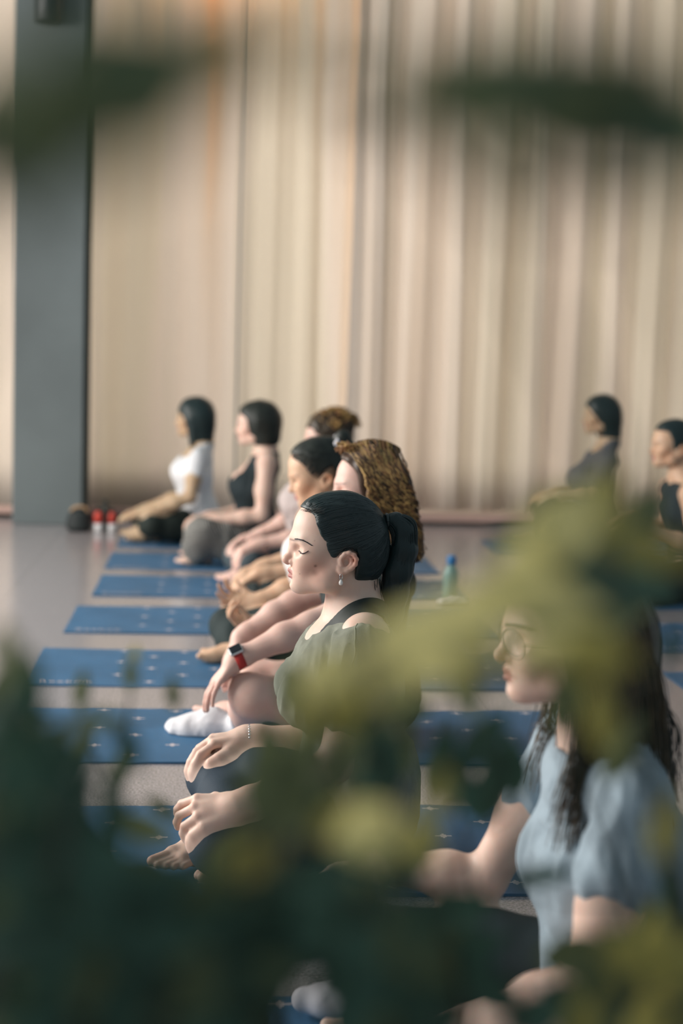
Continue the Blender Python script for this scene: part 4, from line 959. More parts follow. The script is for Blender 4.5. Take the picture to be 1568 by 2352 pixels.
# ---- woman with the white hair tie
def woman_hairtie():
    Y0 = 5.20; x0 = .44
    h = tip_head(664, 1128, Y0, rad(18)); nbx = h[0][0]+.035
    sN = np.array([h[0][0]+.035, 5.035, .52]); sF = sN+[0, .33, .01]
    arms = {-1: [sN, (x0-.07, 4.95, .26), at(597, 1432, 4.96), ((-1, 0, .12), (.1, .3, -1), 1), dict(curl=(.9, .8, .4), pinch=True)],
            1: [sF, (x0-.10, 5.47, .27), at(588, 1382, 5.44), ((-1, 0, .05), (.25, .55, -.8), -1), dict(curl=[(.7, .5, .3), (.5, .5, .3), (.35, .4, .3), (.2, .3, .2)], spread=.14, thumb_in=.0)]}
    L = legs_default(x0, Y0, kx=.36, spread=.27); L[-1][0] = at(575, 1488, 4.97)
    L[1][2:4] = [at(535, 1530, 5.30), at(449, 1492, 5.28)]; L[1][1] = np.asarray(L[1][2])+[.03, 0, .03]; L[1][3][2] = .035
    F = figure('person in white with dark hair in a white scrunchie, palms turned up on the knees', x0, Y0, h, arms, L, 'warm', step=.0065, hstep=.004, chest=(x0-.045, Y0, .39))
    neck = crew(h, sN)
    dress(F, mat('white_shirt_cotton', (.72, .70, .68), .8), mat('black_leggings', (.014, .026, .026), .8), neck, sleeve=.5, names=('white_shirt', 'leggings'))
    hh = F['h']
    poly = xz([(668, 1046), (655, 1030), (650, 960), (830, 960), (830, 1110), (800, 1150), (772, 1150), (771, 1085), (762, 1070), (740, 1085), (728, 1090), (716, 1060), (700, 1044)], Y0-.075)
    tie = at(768, 1016, Y0-.02)
    pr = cap_prims(hh, .012)+[el(hh(-.075, 0, .055), (.04, .04, .035), .03)]
    hr, V, Q = hair_volume(F, pr, BRUNETTE, .004, poly, ngain=.001, nscale=(20, 120, 60))
    P = cap_paths(hh, tie, 260, seed=5, hairline=([.080, .074, .060, .048, .040, .030, .012], [.070, .062, .050, .030, .008, -.012, -.030]), off=.012); strands('swept_strands', P, .0014, BRUNETTE, hr)
    V, Q = tubes([[tie+np.array([cos(a)*.012, sin(a)*.020, sin(a)*.008+cos(a)*.016])*1.15 for a in np.linspace(0, 2*pi, 25)]], [.0085+.002*np.sin(np.linspace(0, 50, 25))], 8); mesh_np('scrunchie', V, Q, mat('white_scrunchie', (.80, .76, .80), .8), hr)
    pr = [rc(tie, tie+[.03, 0, .018], .014, .022, .02), rc(tie+[.03, 0, .018], tie+[.055, 0, -.02], .022, .020, .02), rc(tie+[.055, 0, -.02], tie+[.05, 0, -.09], .020, .012, .02)]
    hair_volume(F, pr, BRUNETTE, .004, name='ponytail', ngain=.002, nscale=(60, 60, 20))
    b = thing('white_bracelet', 'thin pale bracelet on the upturned far wrist of the person in white', 'bracelet', at(590, 1382, 5.44)); bangle('band', b, at(596, 1380, 5.44), (1, 0, .15), .0270, .0022, PEARL)
    b = thing('ring_bracelet', 'thin silver bracelet on the upturned near wrist of the person in white', 'bracelet', at(600, 1434, 4.96)); bangle('band', b, at(604, 1434, 4.96), (1, 0, -.1), .0268, .0014, METAL)
    return F
woman_hairtie()
# ---- two people mostly hidden behind her
def hidden_pair():
    Y0 = 6.14; x0 = .52; h = tip_head(705, 1118, Y0, rad(8))
    sN = np.array([h[0][0]+.04, 5.975, .50]); sF = sN+[0, .33, .0]
    arms = {-1: [sN, (x0-.06, 5.87, .27), at(596, 1318, 5.88), ((-1, 0, -.45), (-.4, -.1, 1), 1), dict(curl=(.5, .4, .3))], 1: [sF, (x0-.06, 6.40, .27), at(600, 1300, 6.4), ((-1, 0, -.3), (-.4, 0, 1), -1), dict(curl=(.5, .4, .3))]}
    L = legs_default(x0, Y0, kx=.34, spread=.27); L[-1][0] = at(625, 1368, 5.88)
    F = figure('person in dark clothes almost hidden behind the one with the scrunchie, forearm on knee', x0, Y0, h, arms, L, 'warm', step=.0075, hstep=.006)
    dress(F, mat('dark_grey_top', (.03, .035, .035), .8), mat('black_trousers', (.012, .020, .020), .8), crew(h, sN), sleeve=.5, names=('dark_top', 'black_trousers'))
    hair_volume(F, cap_prims(F['h'], .012), BRUNETTE, .005, xz([(712, 1036), (700, 1000), (880, 1000), (880, 1180), (790, 1150), (775, 1090), (740, 1050)], Y0-.06))
    Y0 = 7.05; x0 = .50; h = tip_head(694, 1022, Y0, rad(0)); h = (h[0], h[1], h[2], 1.)
    sN = np.array([h[0][0]+.035, 6.885, .53]); sF = sN+[0, .33, .0]
    arms = {-1: [sN, (x0-.05, 6.80, .285), at(590, 1250, 6.79), ((-1, 0, -.35), (-.4, -.1, 1), 1), dict(curl=(.75, .5, .3), sc=1.05)], 1: [sF, (x0-.07, 7.28, .33), at(592, 1228, 7.28), ((-1, 0, -.2), (-.3, 0, 1), -1), dict(curl=(.4, .4, .3))]}
    L = legs_default(x0, Y0, kx=.36, spread=.27, kz=.11); L[-1][0] = at(575, 1295, 6.80)
    F = figure('person with a curly brown updo, bare forearms and a dark watch', x0, Y0, h, arms, L, 'pink', step=.0085, hstep=.006)
    dress(F, mat('pale_pink_top', (.5, .42, .40), .8), mat('slate_trousers', (.05, .07, .08), .8), crew(h, sN), sleeve=.45, names=('pink_top', 'slate_trousers'))
    hh = F['h']; pr = cap_prims(hh, .016)+[el(hh(-.04, 0, .085), (.05, .05, .035), .03), el(hh(-.10, 0, .06), (.035, .045, .04), .03)]
    hr, V, Q = hair_volume(F, pr, BROWN, .005, xz([(695, 982), (690, 940), (840, 930), (840, 1060), (790, 1060), (770, 1040), (740, 1010), (715, 985)], Y0-.06), ngain=.006, nscale=(40, 40, 40))
    rs = np.random.RandomState(4); P = {0: [], 1: []}
    for i in range(150):
        th = rs.uniform(0, 2*pi); ph = rs.uniform(.0, 1.35); c = hh(-.03+.115*sin(ph)*cos(th)-.012, .088*sin(ph)*sin(th), .02+.103*cos(ph))
        if hh.loc(c)[0] > .07: continue
        tt = np.linspace(0, 1, 14); B = np.stack([c[0]+.014*np.cos(tt*9+i), c[1]+.012*np.sin(tt*9+i), c[2]+.012*np.sin(tt*6)+.006], 1); P[i % 2].append(B)
    strands('brown_curls', P[0], .003, AUBURN, hr); strands('golden_curls', P[1], .003, GOLD, hr)
    w = thing('dark_watch', 'dark round watch on the wrist of the person with the curly updo', 'watch', at(612, 1236, 7.24)); c = at(607, 1232, 7.28); bangle('strap', w, c, (1, 0, .1), .028, .005, DARKM)
    V, Q = tubes([[c+[0, -.028, -.002], c+[0, -.036, -.002]]], [[.018, .017]], 20); mesh_np('dial', V, Q, DARKM, w)
hidden_pair()
# ---- bob-haired woman
def woman_bob():
    Y0 = 7.9; x0 = .265
    h = tip_head(540, 990, Y0, rad(3))
    sN = at(612, 1062, 7.735); sF = sN+[0, .33, 0]
    arms = {-1: [sN, at(601, 1184, 7.68), at(488, 1194, 7.70), ((-1, .25, -.05), (-.1, -.3, 1), 1), dict(curl=(.35, .4, .3), sc=1.0)], 1: [sF, at(585, 1170, 8.1), at(478, 1186, 7.98), ((-1, -.25, -.1), (-.1, .3, 1), -1), dict(curl=(.5, .5, .3))]}
    L = {-1: [at(462, 1226, 7.66), at(445, 1290, 7.78), (.02, 7.76, .035), (-.17, 7.72, .03), (0, -.1, 1), 1], 1: [at(462, 1222, 8.12), (.02, 8.0, .06), (.05, 7.98, .035), (-.15, 8.06, .03), (0, .1, 1), -1]}
    F = figure('person with a chin-length dark bob in a black tank top and striped loose trousers', x0, Y0, h, arms, L, 'fair', step=.0085, hstep=.0055, neckw=.045)
    neck = xz([(500, 1000), (520, 1110), (562, 1078), (580, 1050), (592, 1046), (606, 1062), (615, 1040), (640, 1040), (700, 1000)], Y0-.09)
    blk = mat('black_tank_cotton', (.010, .020, .024), .8)
    dress(F, blk, None, neck, sleeve=0, names=('tank_top', ''), loose=.007)
    m = mat('striped_loose_fabric', (.045, .05, .04), .8); nt = m.node_tree; N = nt.nodes; Lk = nt.links
    tc = N.new('ShaderNodeTexCoord'); wv = N.new('ShaderNodeTexWave'); wv.inputs['Scale'].default_value = 30; wv.inputs['Distortion'].default_value = 3; wv.inputs['Detail'].default_value = 2
    mp = N.new('ShaderNodeMapping'); mp.inputs['Rotation'].default_value = (0, .5, .2); Lk.new(tc.outputs['Object'], mp.inputs[0]); Lk.new(mp.outputs[0], wv.inputs['Vector'])
    r = N.new('ShaderNodeValToRGB'); r.color_ramp.elements[0].position = .45; r.color_ramp.elements[0].color = (.035, .038, .026, 1); r.color_ramp.elements[1].position = .8; r.color_ramp.elements[1].color = (.42, .40, .38, 1)
    Lk.new(wv.outputs['Fac'], r.inputs[0]); Lk.new(r.outputs[0], N['Principled BSDF'].inputs['Base Color'])
    dress(F, None, m, names=('', 'striped_trousers'), loose_p=.022, wr=.006)
    hh = F['h']; pr = [el(hh(-.020, 0, .010), (.112, .092, .106), .02), rc(hh(-.03, 0, .0), hh(-.04, 0, -.075), .095, .088, .04, (1, .95, 1)), el(hh(.03, 0, .035), (.066, .072, .066), .02)]
    hair_volume(F, pr, BRUNETTE, .005, xz([(551, 952), (545, 935), (560, 905), (600, 900), (640, 920), (662, 975), (664, 1012), (640, 1024), (588, 1024), (574, 1012), (570, 985), (566, 962)], Y0-.08), ngain=.002, nscale=(50, 50, 8))
woman_bob()
# ---- woman in the white tee at the far end
def woman_far():
    Y0 = 8.75; x0 = -.06
    h = tip_head(402, 972, Y0, rad(0))
    sN = at(452, 1052, 8.60); sF = sN+[0, .33, 0]
    arms = {-1: [sN, at(436, 1142, 8.52), at(338, 1180, 8.50), ((-1, .05, -.12), (-.1, 0, 1), 1), dict(curl=(.2, .3, .2), sc=1.0)], 1: [sF, at(425, 1135, 8.98), at(330, 1170, 8.98), ((-1, 0, -.2), (-.2, 0, 1), -1), dict(curl=(.3, .3, .3))]}
    L = legs_default(x0, Y0, kx=.34, spread=.27); L[-1][0] = at(348, 1216, 8.50)
    L[-1][0][2] = .125
    F = figure('person in a white tee with long straight dark hair nearest the grey pillar', x0, Y0, h, arms, L, 'olive', step=.009, hstep=.006)
    neck = crew(h, sN)
    dress(F, mat('white_tee_cotton', (.78, .78, .80), .8), mat('black_trousers_far', (.014, .022, .018), .8), neck, sleeve=.42, names=('white_tee', 'black_trousers'), zlo=.12)
    hh = F['h']; pr = cap_prims(hh, .014)+[rc(hh(-.035, 0, -.01), hh(-.045, 0, -.14), .085, .070, .04, (1, .95, 1))]+[rc(hh(.02, s*.055, -.02), hh(.000, s*.06, -.20), .030, .020, .03) for s in (-1, 1)]
    hair_volume(F, pr, BLACKHAIR, .005, xz([(404, 935), (404, 895), (440, 888), (484, 896), (496, 950), (496, 1016), (445, 1016), (434, 1040), (420, 1056), (410, 1020), (406, 975), (402, 950)], Y0-.08), ngain=.001, nscale=(50, 50, 6))
woman_far()
# ---- right-hand row
def woman_grey():
    Y0 = 8.72; x0 = 2.31
    h = tip_head(1337, 968, Y0, rad(3))
    sN = at(1396, 1062, 8.56); sF = sN+[0, .33, 0]
    arms = {-1: [sN, at(1368, 1140, 8.50), at(1282, 1142, 8.50), ((-1, .1, -.05), (-.1, 0, 1), 1), dict(curl=(.3, .3, .2))], 1: [sF, at(1352, 1130, 8.95), at(1275, 1132, 8.90), ((-1, 0, -.1), (-.1, 0, 1), -1), dict(curl=(.3, .3, .2))]}
    L = legs_default(x0, Y0, kx=.40, spread=.26); L[-1][0] = at(1262, 1172, 8.50); L[1][0] = at(1250, 1168, 8.96)
    F = figure('person with straight dark hair in a grey shirt by the folded curtain, knees raised', x0, Y0, h, arms, L, 'olive', step=.009, hstep=.006)
    neck = crew(h, sN)
    dress(F, mat('grey_shirt_cotton', (.10, .105, .12), .8), mat('dark_trousers_right', (.02, .025, .022), .8), neck, sleeve=.7, names=('grey_shirt', 'dark_trousers'))
    hh = F['h']; pr = cap_prims(hh, .014)+[rc(hh(-.035, 0, -.01), hh(-.050, 0, -.12), .080, .072, .04, (1, .95, 1))]
    hair_volume(F, pr, BLACKHAIR, .005, xz([(1344, 928), (1336, 920), (1342, 900), (1385, 892), (1428, 900), (1440, 1000), (1438, 1030), (1352, 1026), (1356, 1008), (1366, 985), (1366, 958), (1356, 938)], Y0-.08), ngain=.001, nscale=(50, 50, 6))
woman_grey()
def woman_cropped():
    Y0 = 6.92; x0 = 2.32
    h = tip_head(1491, 1038, Y0, rad(2))
    sN = np.array([h[0][0]+.045, 6.755, .52]); sF = sN+[0, .33, 0]
    arms = {-1: [sN, (x0-.045, 6.70, .27), at(1462, 1212, 6.66), ((-1, .1, -.1), (-.1, 0, 1), 1), dict(curl=(.3, .3, .2))], 1: [sF, (x0-.07, 7.15, .30), at(1452, 1190, 7.12), ((-1, 0, -.1), (-.1, 0, 1), -1), dict(curl=(.3, .3, .2))]}
    L = legs_default(x0, Y0, kx=.40, spread=.28)
    F = figure('person with cropped dark hair in a black tank top at the right edge', x0, Y0, h, arms, L, 'warm', step=.0075, hstep=.0045)
    neck = xz([(1440, 1060), (1480, 1170), (1512, 1150), (1530, 1130), (1550, 1108), (1562, 1112), (1570, 1130), (1582, 1110), (1640, 1110), (1700, 1060)], Y0-.07)
    dress(F, mat('black_tank_right', (.014, .026, .030), .8), mat('black_leggings_right', (.010, .018, .020), .8), neck, sleeve=0, names=('tank_top', 'leggings'), loose=.006)
    hh = F['h']
    hr, V, Q = hair_volume(F, cap_prims(hh, .011), BLACKHAIR, .0045, xz([(1510, 990), (1496, 975), (1500, 950), (1640, 940), (1640, 1060), (1600, 1068), (1592, 1040), (1580, 1018), (1562, 1020), (1548, 1040), (1544, 1010), (1536, 992)], Y0-.07))
    b = thing('gold_bracelets', 'gold bangle on the wrist of the person with cropped hair', 'bracelet', at(1466, 1212, 6.66)); bangle('band', b, at(1474, 1213, 6.67), (1, .1, 0), .0285, .003, GOLDM)
woman_cropped()

# ------------------------------------------------------------------ things on the floor
def lathe_part(name, prof, c, material, parent, n=24):
    V, F = lathe(prof, c, n); return mesh(name, V, F, material, parent, True)
c = on_floor(1033, 1388); c[2] = 0
TEAL = mat('bottle_teal_plastic', (.30, .50, .46), .25, spec=.5, transl=.35); BLUEC = mat('bottle_cap_blue', (.05, .22, .48), .4)
bt = thing('water_bottle', 'pale teal water bottle with a blue cap standing on the floor behind the ponytail', 'bottle', c)
lathe_part('body', [(.028, .012), (.033, .018), (.034, .06), (.032, .085), (.034, .10), (.034, .135), (.028, .160), (.017, .178), (.015, .186)], c, TEAL, bt)
lathe_part('cap', [(.018, .184), (.021, .188), (.021, .216), (.017, .224), (.010, .226)], c, BLUEC, bt)
tw = thing('folded_towel', 'small crumpled white towel on the floor at the foot of the teal bottle', 'towel', c+[.0, -.06, 0])
f = Field(*[np.arange(a, b, .004) for a, b in zip(c+[-.09, -.14, -.01], c+[.12, .03, .06])])
for a, b in (((-.05, -.05, .014), (.06, -.055, .018)), ((-.04, -.075, .012), (.07, -.08, .012)), ((.0, -.06, .026), (.05, -.065, .024))): f.add(rc(c+a, c+b, .017, .014, .01, (1, .8, 1)))
f.F = np.maximum(f.F, (.001-f.ax[2])[None, None, :]); V, Q = f.build(); V = V+vnorm(V, Q)*(noise3(V*60, 3)*.003)[:, None]; V[:, 2] = np.maximum(V[:, 2], .001)
mesh_np('cloth', V, Q, mat('towel_white', (.66, .62, .62), .9), tw)
RED = mat('bottle_red', (.55, .06, .04), .35); WHT = mat('white_plastic', (.7, .68, .68), .4)
for px, lab, body, h_, r_ in ((226, 'red and white sports bottle by the grey pillar, left of the dark one', RED, .15, .030), (241, 'tall dark bottle by the grey pillar between two red ones', DARKM, .20, .022), (256, 'red sports bottle by the grey pillar, right of the dark one', RED, .145, .026)):
    c = on_floor(px, 1221); c[2] = 0; b = thing('sports_bottle', lab, 'bottle', c, 'bottles beside the pillar')
    lathe_part('base', [(r_*.9, 0), (r_, .004), (r_, h_*.35)], c, WHT if body is RED else body, b)
    lathe_part('body', [(r_, h_*.35), (r_, h_*.7), (r_*.6, h_*.85)], c, body, b)
    lathe_part('cap', [(r_*.6, h_*.85), (r_*.6, h_*.97), (r_*.45, h_)], c, DARKM, b)
c = on_floor(198, 1221); c[2] = 0; c[0] -= .045
bg = thing('sports_bag', 'small dark bag with a tan top edge against the grey pillar', 'bag', c)
f = Field(*[np.arange(a, b, .006) for a, b in zip(c+[-.12, -.10, -.01], c+[.12, .12, .20])])
f.add(el(c+[-.0, .01, .065], (.075, .06, .075), .01)); f.add(el(c+[.0, .01, .03], (.08, .065, .04), .02)); f.F = np.maximum(f.F, (.001-f.ax[2])[None, None, :]); V, Q = f.build()
mesh_np('body', V, Q, mat('bag_nylon_dark', (.02, .025, .025), .7), bg)
V, Q = tubes([spline([c+[-.05, .01, .125], c+[-.02, 0, .150], c+[.03, 0, .150], c+[.055, .01, .120]], 12)], [.009]); mesh_np('handle', V, Q, mat('tan_leather', (.45, .28, .15), .6), bg)

# ------------------------------------------------------------------ the potted shrubs in front of the lens
LF_DARK = mat('leaf_shaded_green', (.055, .112, .078), .5, var=.25, vscale=30, spec=.3, transl=.15)  # leaves in shade, the shade put into their colour
LF_OLIVE = mat('leaf_sunlit_olive', (.34, .31, .09), .5, var=.2, vscale=30, spec=.3, transl=.5)  # sunlit leaves, sunlight put into the olive colour
LF_PALE = mat('leaf_sunlit_yellow_green', (.62, .57, .25), .5, var=.15, vscale=30, spec=.3, transl=.5)  # brightest sunlit leaves, the light put into the colour, not leaf age
LF_MID = mat('leaf_mid_green', (.13, .155, .075), .5, var=.2, vscale=30, spec=.3, transl=.35)
BARK = mat('green_brown_stem', (.03, .035, .02), .7)
LMS = {'d': LF_DARK, 'o': LF_OLIVE, 'p': LF_PALE, 'm': LF_MID}
def leaf_geo(base, d, n, L, Wd, curl):
    d = nrm(d); n = nrm(n-d*(n@d)); s = np.cross(d, n); V = []; F = []
    ts = [0, .10, .28, .5, .72, .9, 1.]; ws = [.03, .45, .92, 1., .72, .28, .01]
    for t, w in zip(ts, ws):
        c = base+d*(t*L)+n*(-curl*L*t*t); h_ = Wd*w/2
        V += [c-s*h_+n*h_*.30, c-s*h_*.5+n*h_*.11, c, c+s*h_*.5+n*h_*.11, c+s*h_+n*h_*.30]
    for i in range(len(ts)-1):
        for j in range(4): F.append((i*5+j, i*5+j+1, (i+1)*5+j+1, (i+1)*5+j))
    return V, F
def nearer(A, k=.72): return [(a, b, Y*k if kd in 'po' and L > 165 else Y, L, w_, an, kd) for a, b, Y, L, w_, an, kd in A]
def shrub(label, root_px, Yr, leaves, seed, name='leafy_shrub', nst=4, rootx=None):
    """leaves: (px, py, Y, length_px, width_px, angle_deg, kind). Stems rise from the pot and branch to every leaf"""
    leaves = [l for l in leaves if math.hypot(l[0]-692, (l[1]-2320)*.8) > 88]
    rs = np.random.RandomState(seed); r0 = at(root_px, 2352, Yr) if rootx is None else np.array([rootx, Yr, 0]); root = np.array([r0[0], Yr, .26])
    t = thing(name, label, 'shrub', (root[0], root[1], .0), 'potted shrubs close to the camera')
    geo = {k: ([], []) for k in LMS}; bases = []
    for (px, py, Y, L, Wd, ang, kd) in leaves:
        c = at(px, py, Y); sc = Y/FPX; a = rad(ang); di = RT*cos(a)+UP*sin(a)
        tilt = rs.uniform(-.55, .55); n = -FW*cos(tilt)+np.array([0, 0, 1.])*.35+RT*rs.uniform(-.4, .4); d = di+FW*rs.uniform(-.45, .45)
        Lm = L*sc; b = c-nrm(d)*Lm/2; V, F = leaf_geo(b, d, n, Lm, Wd*sc, rs.uniform(-.1, .25))
        g = geo[kd]; o = len(g[0]); g[0].extend(V); g[1].extend([tuple(i+o for i in f_) for f_ in F]); bases.append(b)
    bases = np.array(bases); paths = []; rads = []
    # main stems through the heights of the leaf bases
    ks = min(nst, len(bases)); order = np.argsort(bases[:, 2]); tops = [bases[i] for i in order[np.linspace(len(order)-1, len(order)*.55, ks).astype(int)]]
    nodes = []
    for i, tp in enumerate(tops):
        m1 = root+(tp-root)*[.25, .4, .40]+rs.uniform(-.02, .02, 3); m2 = root+(tp-root)*[.65, .8, .75]+rs.uniform(-.02, .02, 3)
        P = spline([root+rs.uniform(-.02, .02, 3)*[1, 1, 0], m1, m2, tp], 30); paths.append(P); rads.append(np.linspace(.0042, .0013, 30)); nodes += [P[j] for j in range(4, 30)]
    nodes = np.array(nodes)
    for b in bases:
        low = nodes[:, 2] < b[2]-.005; D = np.linalg.norm((nodes-b), axis=1)+np.where(low, 0, .3); q = nodes[D.argmin()]
        if np.linalg.norm(q-b) < .002: continue
        P = spline([q, q*.5+b*.5+[0, 0, -.006], b], 7); paths.append(P); rads.append(np.linspace(.0014, .0007, 7))
        nodes = np.vstack([nodes, P[3:6]]) if len(nodes) < 900 else nodes
    V, F = tubes(paths, rads, 5); st = mesh_np('stems', V, F, BARK, t)
    for k, (V, F) in geo.items():
        if V: mesh_np({'d': 'shaded_foliage', 'o': 'sunlit_olive_foliage', 'p': 'sunlit_pale_foliage', 'm': 'green_foliage'}[k], V, F, LMS[k], t)  # foliage split by the sunlight and shade painted into leaf colours
    # pot and soil
    pr = thing('plant_pot', 'dark clay pot holding the '+label.split(' with ')[0].split(' filling ')[0].replace('potted ', '')+(', left of the camera' if 'grey pillar' in label else ', right of the camera' if 'deep curtain' in label else ''), 'pot', (root[0], Yr, 0)); 
    V, F = lathe([(.070, 0), (.080, .01), (.098, .24), (.106, .245), (.106, .275), (.094, .275), (.090, .245)], (root[0], Yr, 0), 28); mesh('wall', V, F, POTM, pr, True)
    V, F = lathe([(.090, .235), (.090, .25), (.05, .262)], (root[0], Yr, 0), 20); mesh('soil', V, F, SOIL, pr, True)
    return t
POTM = mat('dark_clay_pot', (.10, .06, .045), .7); SOIL = mat('potting_soil', (.03, .022, .016), .95)
def fill(poly, n, Yr, kinds, Lr=(130, 230), seed=0, ang=(0, 360)):
    rs = np.random.RandomState(seed); P = np.array(poly, float); lo, hi = P.min(0), P.max(0); out = []
    while len(out) < n:
        x, y = rs.uniform(lo, hi); ins = False
        for i in range(len(P)):
            a, b = P[i], P[i-1]
            if (a[1] > y) != (b[1] > y) and x < (b[0]-a[0])*(y-a[1])/(b[1]-a[1])+a[0]: ins = not ins
        if ins: L = rs.uniform(*Lr); out.append((x, y, rs.uniform(*Yr), L, L*rs.uniform(.38, .52), rs.uniform(*ang), kinds[rs.randint(len(kinds))]))
    return out
# dark mass, lower left
A = fill([(-60, 1800), (60, 1690), (150, 1760), (215, 1850), (250, 1960), (320, 1995), (430, 2010), (520, 2080), (560, 2420), (-60, 2420)], 260, (.60, .85), 'ddddddm', seed=1)
A += fill([(-60, 1560), (30, 1600), (110, 1700), (120, 1800), (-60, 1830)], 16, (.80, 1.0), 'dddm', seed=2)
A += [(60, 1590, .85, 190, 90, 80, 'd'), (20, 1500, .80, 170, 70, 100, 'm'), (215, 1655, .95, 150, 50, 10, 'm'), (300, 1720, .95, 150, 55, -60, 'd'), (160, 1680, .9, 130, 60, 40, 'm'), (265, 1840, .95, 220, 60, 95, 'd'),
      (120, 1720, .9, 160, 80, -20, 'd'), (90, 1780, .9, 180, 90, 20, 'd'), (330, 1900, 1.0, 180, 60, -20, 'm')]
shrub('dense dark green potted shrub filling the lower left corner of the view', 120, .95, A, 11, rootx=-.12)
A = [(300, 1545, 1.25, 90, 34, 88, 'm'), (186, 1583, 1.25, 100, 40, 85, 'm'), (398, 1590, 1.25, 90, 40, 95, 'm'), (310, 1500, 1.3, 50, 22, 80, 'o'), (280, 1760, 1.25, 120, 40, 80, 'm'), (380, 1860, 1.25, 120, 36, -30, 'm'), (190, 1720, 1.25, 110, 40, 60, 'm')]
A += fill([(60, 1900), (380, 1980), (420, 2400), (60, 2400)], 50, (1.2, 1.3), 'dm', (90, 150), 5)
shrub('slender potted sprig with small upright leaves before the lettered mats', 240, 1.30, A, 12, nst=6, rootx=-.08)
# dark mass, lower middle
A = fill([(420, 2100), (560, 2060), (700, 2010), (820, 2040), (930, 2060), (1030, 2110), (1040, 2220), (1000, 2420), (420, 2420)], 190, (.62, .88), 'ddddddm', seed=21)
A += fill([(820, 1640), (930, 1620), (960, 1800), (930, 2050), (820, 2060)], 9, (1.0, 1.15), 'dmm', (120, 180), 22)
A += [(870, 1910, .92, 250, 150, 10, 'p'), (800, 1890, .95, 200, 110, 25, 'o'), (940, 1930, .95, 180, 100, -30, 'o'), (600, 1960, 1.0, 220, 110, 35, 'o'), (520, 1970, 1.0, 170, 90, 60, 'm'), (640, 1840, 1.0, 230, 90, 80, 'm'),
      (700, 1770, 1.0, 220, 90, 60, 'm'), (620, 1740, 1.0, 200, 80, 95, 'm'), (770, 2010, .95, 200, 90, 10, 'd'), (560, 2060, .95, 200, 100, 20, 'm'), (610, 1790, .66, 230, 120, 70, 'm'), (690, 1730, .66, 220, 110, 40, 'm'), (660, 1880, .70, 240, 120, 20, 'm'), (850, 1700, 1.0, 200, 90, 100, 'd'), (860, 1800, 1.0, 210, 90, 80, 'd'), (790, 1760, .9, 200, 90, 60, 'm'), (690, 2040, 1.0, 220, 110, -10, 'd'), ]
shrub('dense dark potted shrub at the bottom centre with one broad yellow-green leaf', 760, .92, nearer(A), 13, nst=5, rootx=.14)
# olive sprays crossing the shoulder of the woman in focus
A = [(1040, 1440, .80, 330, 150, 12, 'p'), (930, 1450, .85, 230, 110, 30, 'p'), (1120, 1400, .85, 240, 110, -10, 'p'), (820, 1540, .95, 240, 100, 35, 'p'), (740, 1545, 1.0, 170, 90, 60, 'p'), (900, 1560, .95, 230, 120, 20, 'p'),
     (990, 1520, .9, 240, 110, -20, 'p'), (720, 1640, 1.0, 190, 90, 70, 'o'), (800, 1640, .95, 200, 100, 40, 'o'), (1060, 1580, .95, 200, 80, -70, 'm'), (1100, 1500, .9, 200, 90, -60, 'o'),
     (1010, 1740, 1.05, 200, 80, 70, 'd'), (1050, 1800, 1.05, 220, 85, -65, 'd'), (1010, 1830, 1.05, 170, 60, 75, 'o'), (1110, 1700, 1.05, 190, 80, 50, 'd'), (1130, 1800, 1.05, 220, 90, 80, 'd'), (960, 1960, 1.0, 200, 80, 60, 'd'), (1060, 2090, 1.0, 200, 90, 10, 'd'),
     (670, 1580, 1.0, 150, 70, 100, 'm'), (1180, 1760, 1.05, 180, 80, 100, 'd'), (700, 1850, 1.0, 160, 70, 45, 'd')]
A += fill([(950, 2080), (1080, 2080), (1050, 2400), (950, 2400)], 10, (1.0, 1.1), 'dm', seed=31)
shrub('airy potted shrub with pale yellow-green leaves crossing the olive grey tee', 1040, 1.20, nearer(A), 14, nst=6, rootx=.25)
# right cluster over the far mats and the hair of the woman in glasses
A = [(1290, 1210, .90, 280, 170, 50, 'p'), (1380, 1150, .95, 200, 120, 80, 'o'), (1230, 1290, .9, 220, 110, 10, 'p'), (1400, 1250, .9, 240, 110, 10, 'm'), (1510, 1270, .9, 240, 90, -8, 'o'), (1480, 1190, 1.0, 180, 90, 60, 'm'),
     (1200, 1236, .95, 170, 55, 0, 'd'), (1240, 1370, .85, 330, 110, -12, 'p'), (1370, 1350, .9, 260, 110, -20, 'd'), (1300, 1440, .9, 280, 80, -22, 'd'), (1350, 1500, .9, 230, 130, -5, 'o'), (1400, 1430, .95, 220, 90, 20, 'm'),
     (1480, 1340, .95, 220, 100, -15, 'd'), (1250, 1490, .9, 190, 90, 20, 'p'), (1300, 1600, 1.0, 200, 80, 80, 'm'), (1380, 1640, 1.0, 200, 80, 95, 'o'), (1430, 1720, 1.0, 190, 80, 60, 'm'), (1530, 1900, 1.0, 180, 80, 70, 'o'),
     (1250, 2010, 1.0, 200, 50, 5, 'd'), (1545, 2060, .95, 260, 80, 85, 'd'), (1540, 1480, 1.05, 90, 40, 90, 'd')]
A += fill([(1300, 2330), (1350, 2240), (1440, 2170), (1600, 2130), (1600, 2420), (1280, 2420)], 50, (.85, 1.1), 'dddmo', seed=41)
A += [(1340, 2195, .9, 240, 110, 10, 'm'), (1080, 2190, .9, 200, 100, 30, 'd'), (1130, 2280, .85, 200, 100, -20, 'd'), (1240, 2330, .85, 200, 100, 15, 'd'), (1480, 2190, .9, 220, 100, 0, 'o')]
shrub('tall potted shrub with olive leaves before the glasses and long brown hair', 1420, .95, nearer(A), 15, nst=7, rootx=.42)
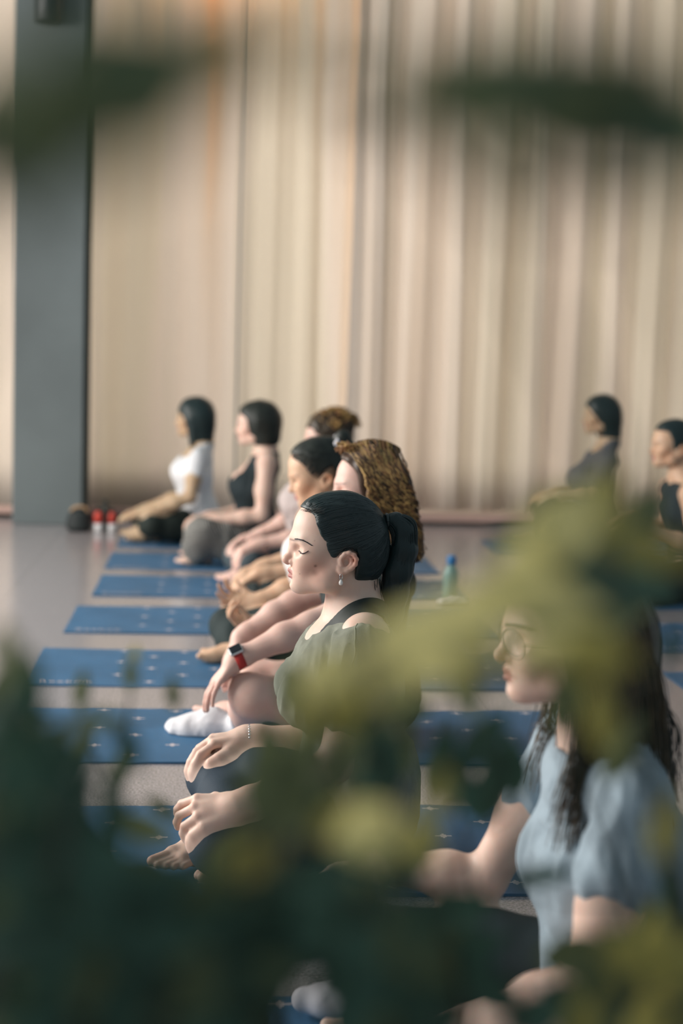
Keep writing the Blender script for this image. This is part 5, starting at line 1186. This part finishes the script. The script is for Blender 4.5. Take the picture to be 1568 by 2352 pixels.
# tall bending branches across the top, very near the camera
A = [(60, 300, .46, 300, 170, 10, 'd'), (200, 260, .46, 300, 170, 15, 'm'), (330, 200, .46, 280, 190, 20, 'd'), (440, 150, .48, 260, 160, 25, 'm'), (290, 120, .48, 240, 140, 40, 'd'), (100, 370, .42, 280, 180, 12, 'm'), (240, 310, .42, 280, 180, 18, 'm'), (380, 260, .42, 260, 180, 20, 'm'), (-20, 240, .42, 260, 180, 10, 'm'), (520, 80, .42, 240, 140, 30, 'm'), (150, 180, .42, 240, 160, 20, 'm'), (560, 140, .48, 240, 90, 15, 'o'), (-40, 320, .46, 280, 120, 0, 'd'), (220, 80, .5, 150, 60, -50, 'm'), (120, 420, .5, 200, 60, 60, 'm'), (740, 60, .5, 200, 70, 20, 'm'), (830, 20, .5, 200, 70, 20, 'm')]
A = [(a, b, Y*.66, L, w_*1.55, an, kd) for a, b, Y, L, w_, an, kd in A]
shrub('tall bending branch with dark leaves crossing the grey pillar at the top', 60, .50, A, 16, name='arching_shrub', nst=2, rootx=-.42)
A = [(1020, 200, .50, 240, 170, 5, 'm'), (1080, 280, .44, 240, 190, 10, 'm'), (1230, 310, .44, 260, 190, -5, 'm'), (1370, 180, .44, 260, 180, 0, 'm'), (1330, 330, .44, 240, 180, -5, 'm'), (1520, 350, .44, 260, 190, -12, 'd'), (1480, 190, .44, 240, 160, -10, 'm'), (1140, 205, .50, 260, 190, -5, 'd'), (1270, 220, .50, 260, 200, 5, 'd'), (1390, 240, .50, 260, 200, -8, 'd'), (1500, 270, .50, 260, 200, -10, 'd'), (1600, 320, .50, 240, 190, -15, 'm'), (900, 240, .52, 220, 80, 8, 'm'), (790, 210, .52, 180, 60, 0, 'm'), (1440, 340, .52, 200, 70, 20, 'm')]
A = [(a, b, Y*.66, L, w_*1.55, an, kd) for a, b, Y, L, w_, an, kd in A]
shrub('tall bending branch with dark leaves crossing the deep curtain folds at the top', 1500, .54, A, 17, name='arching_shrub', nst=2, rootx=.50)
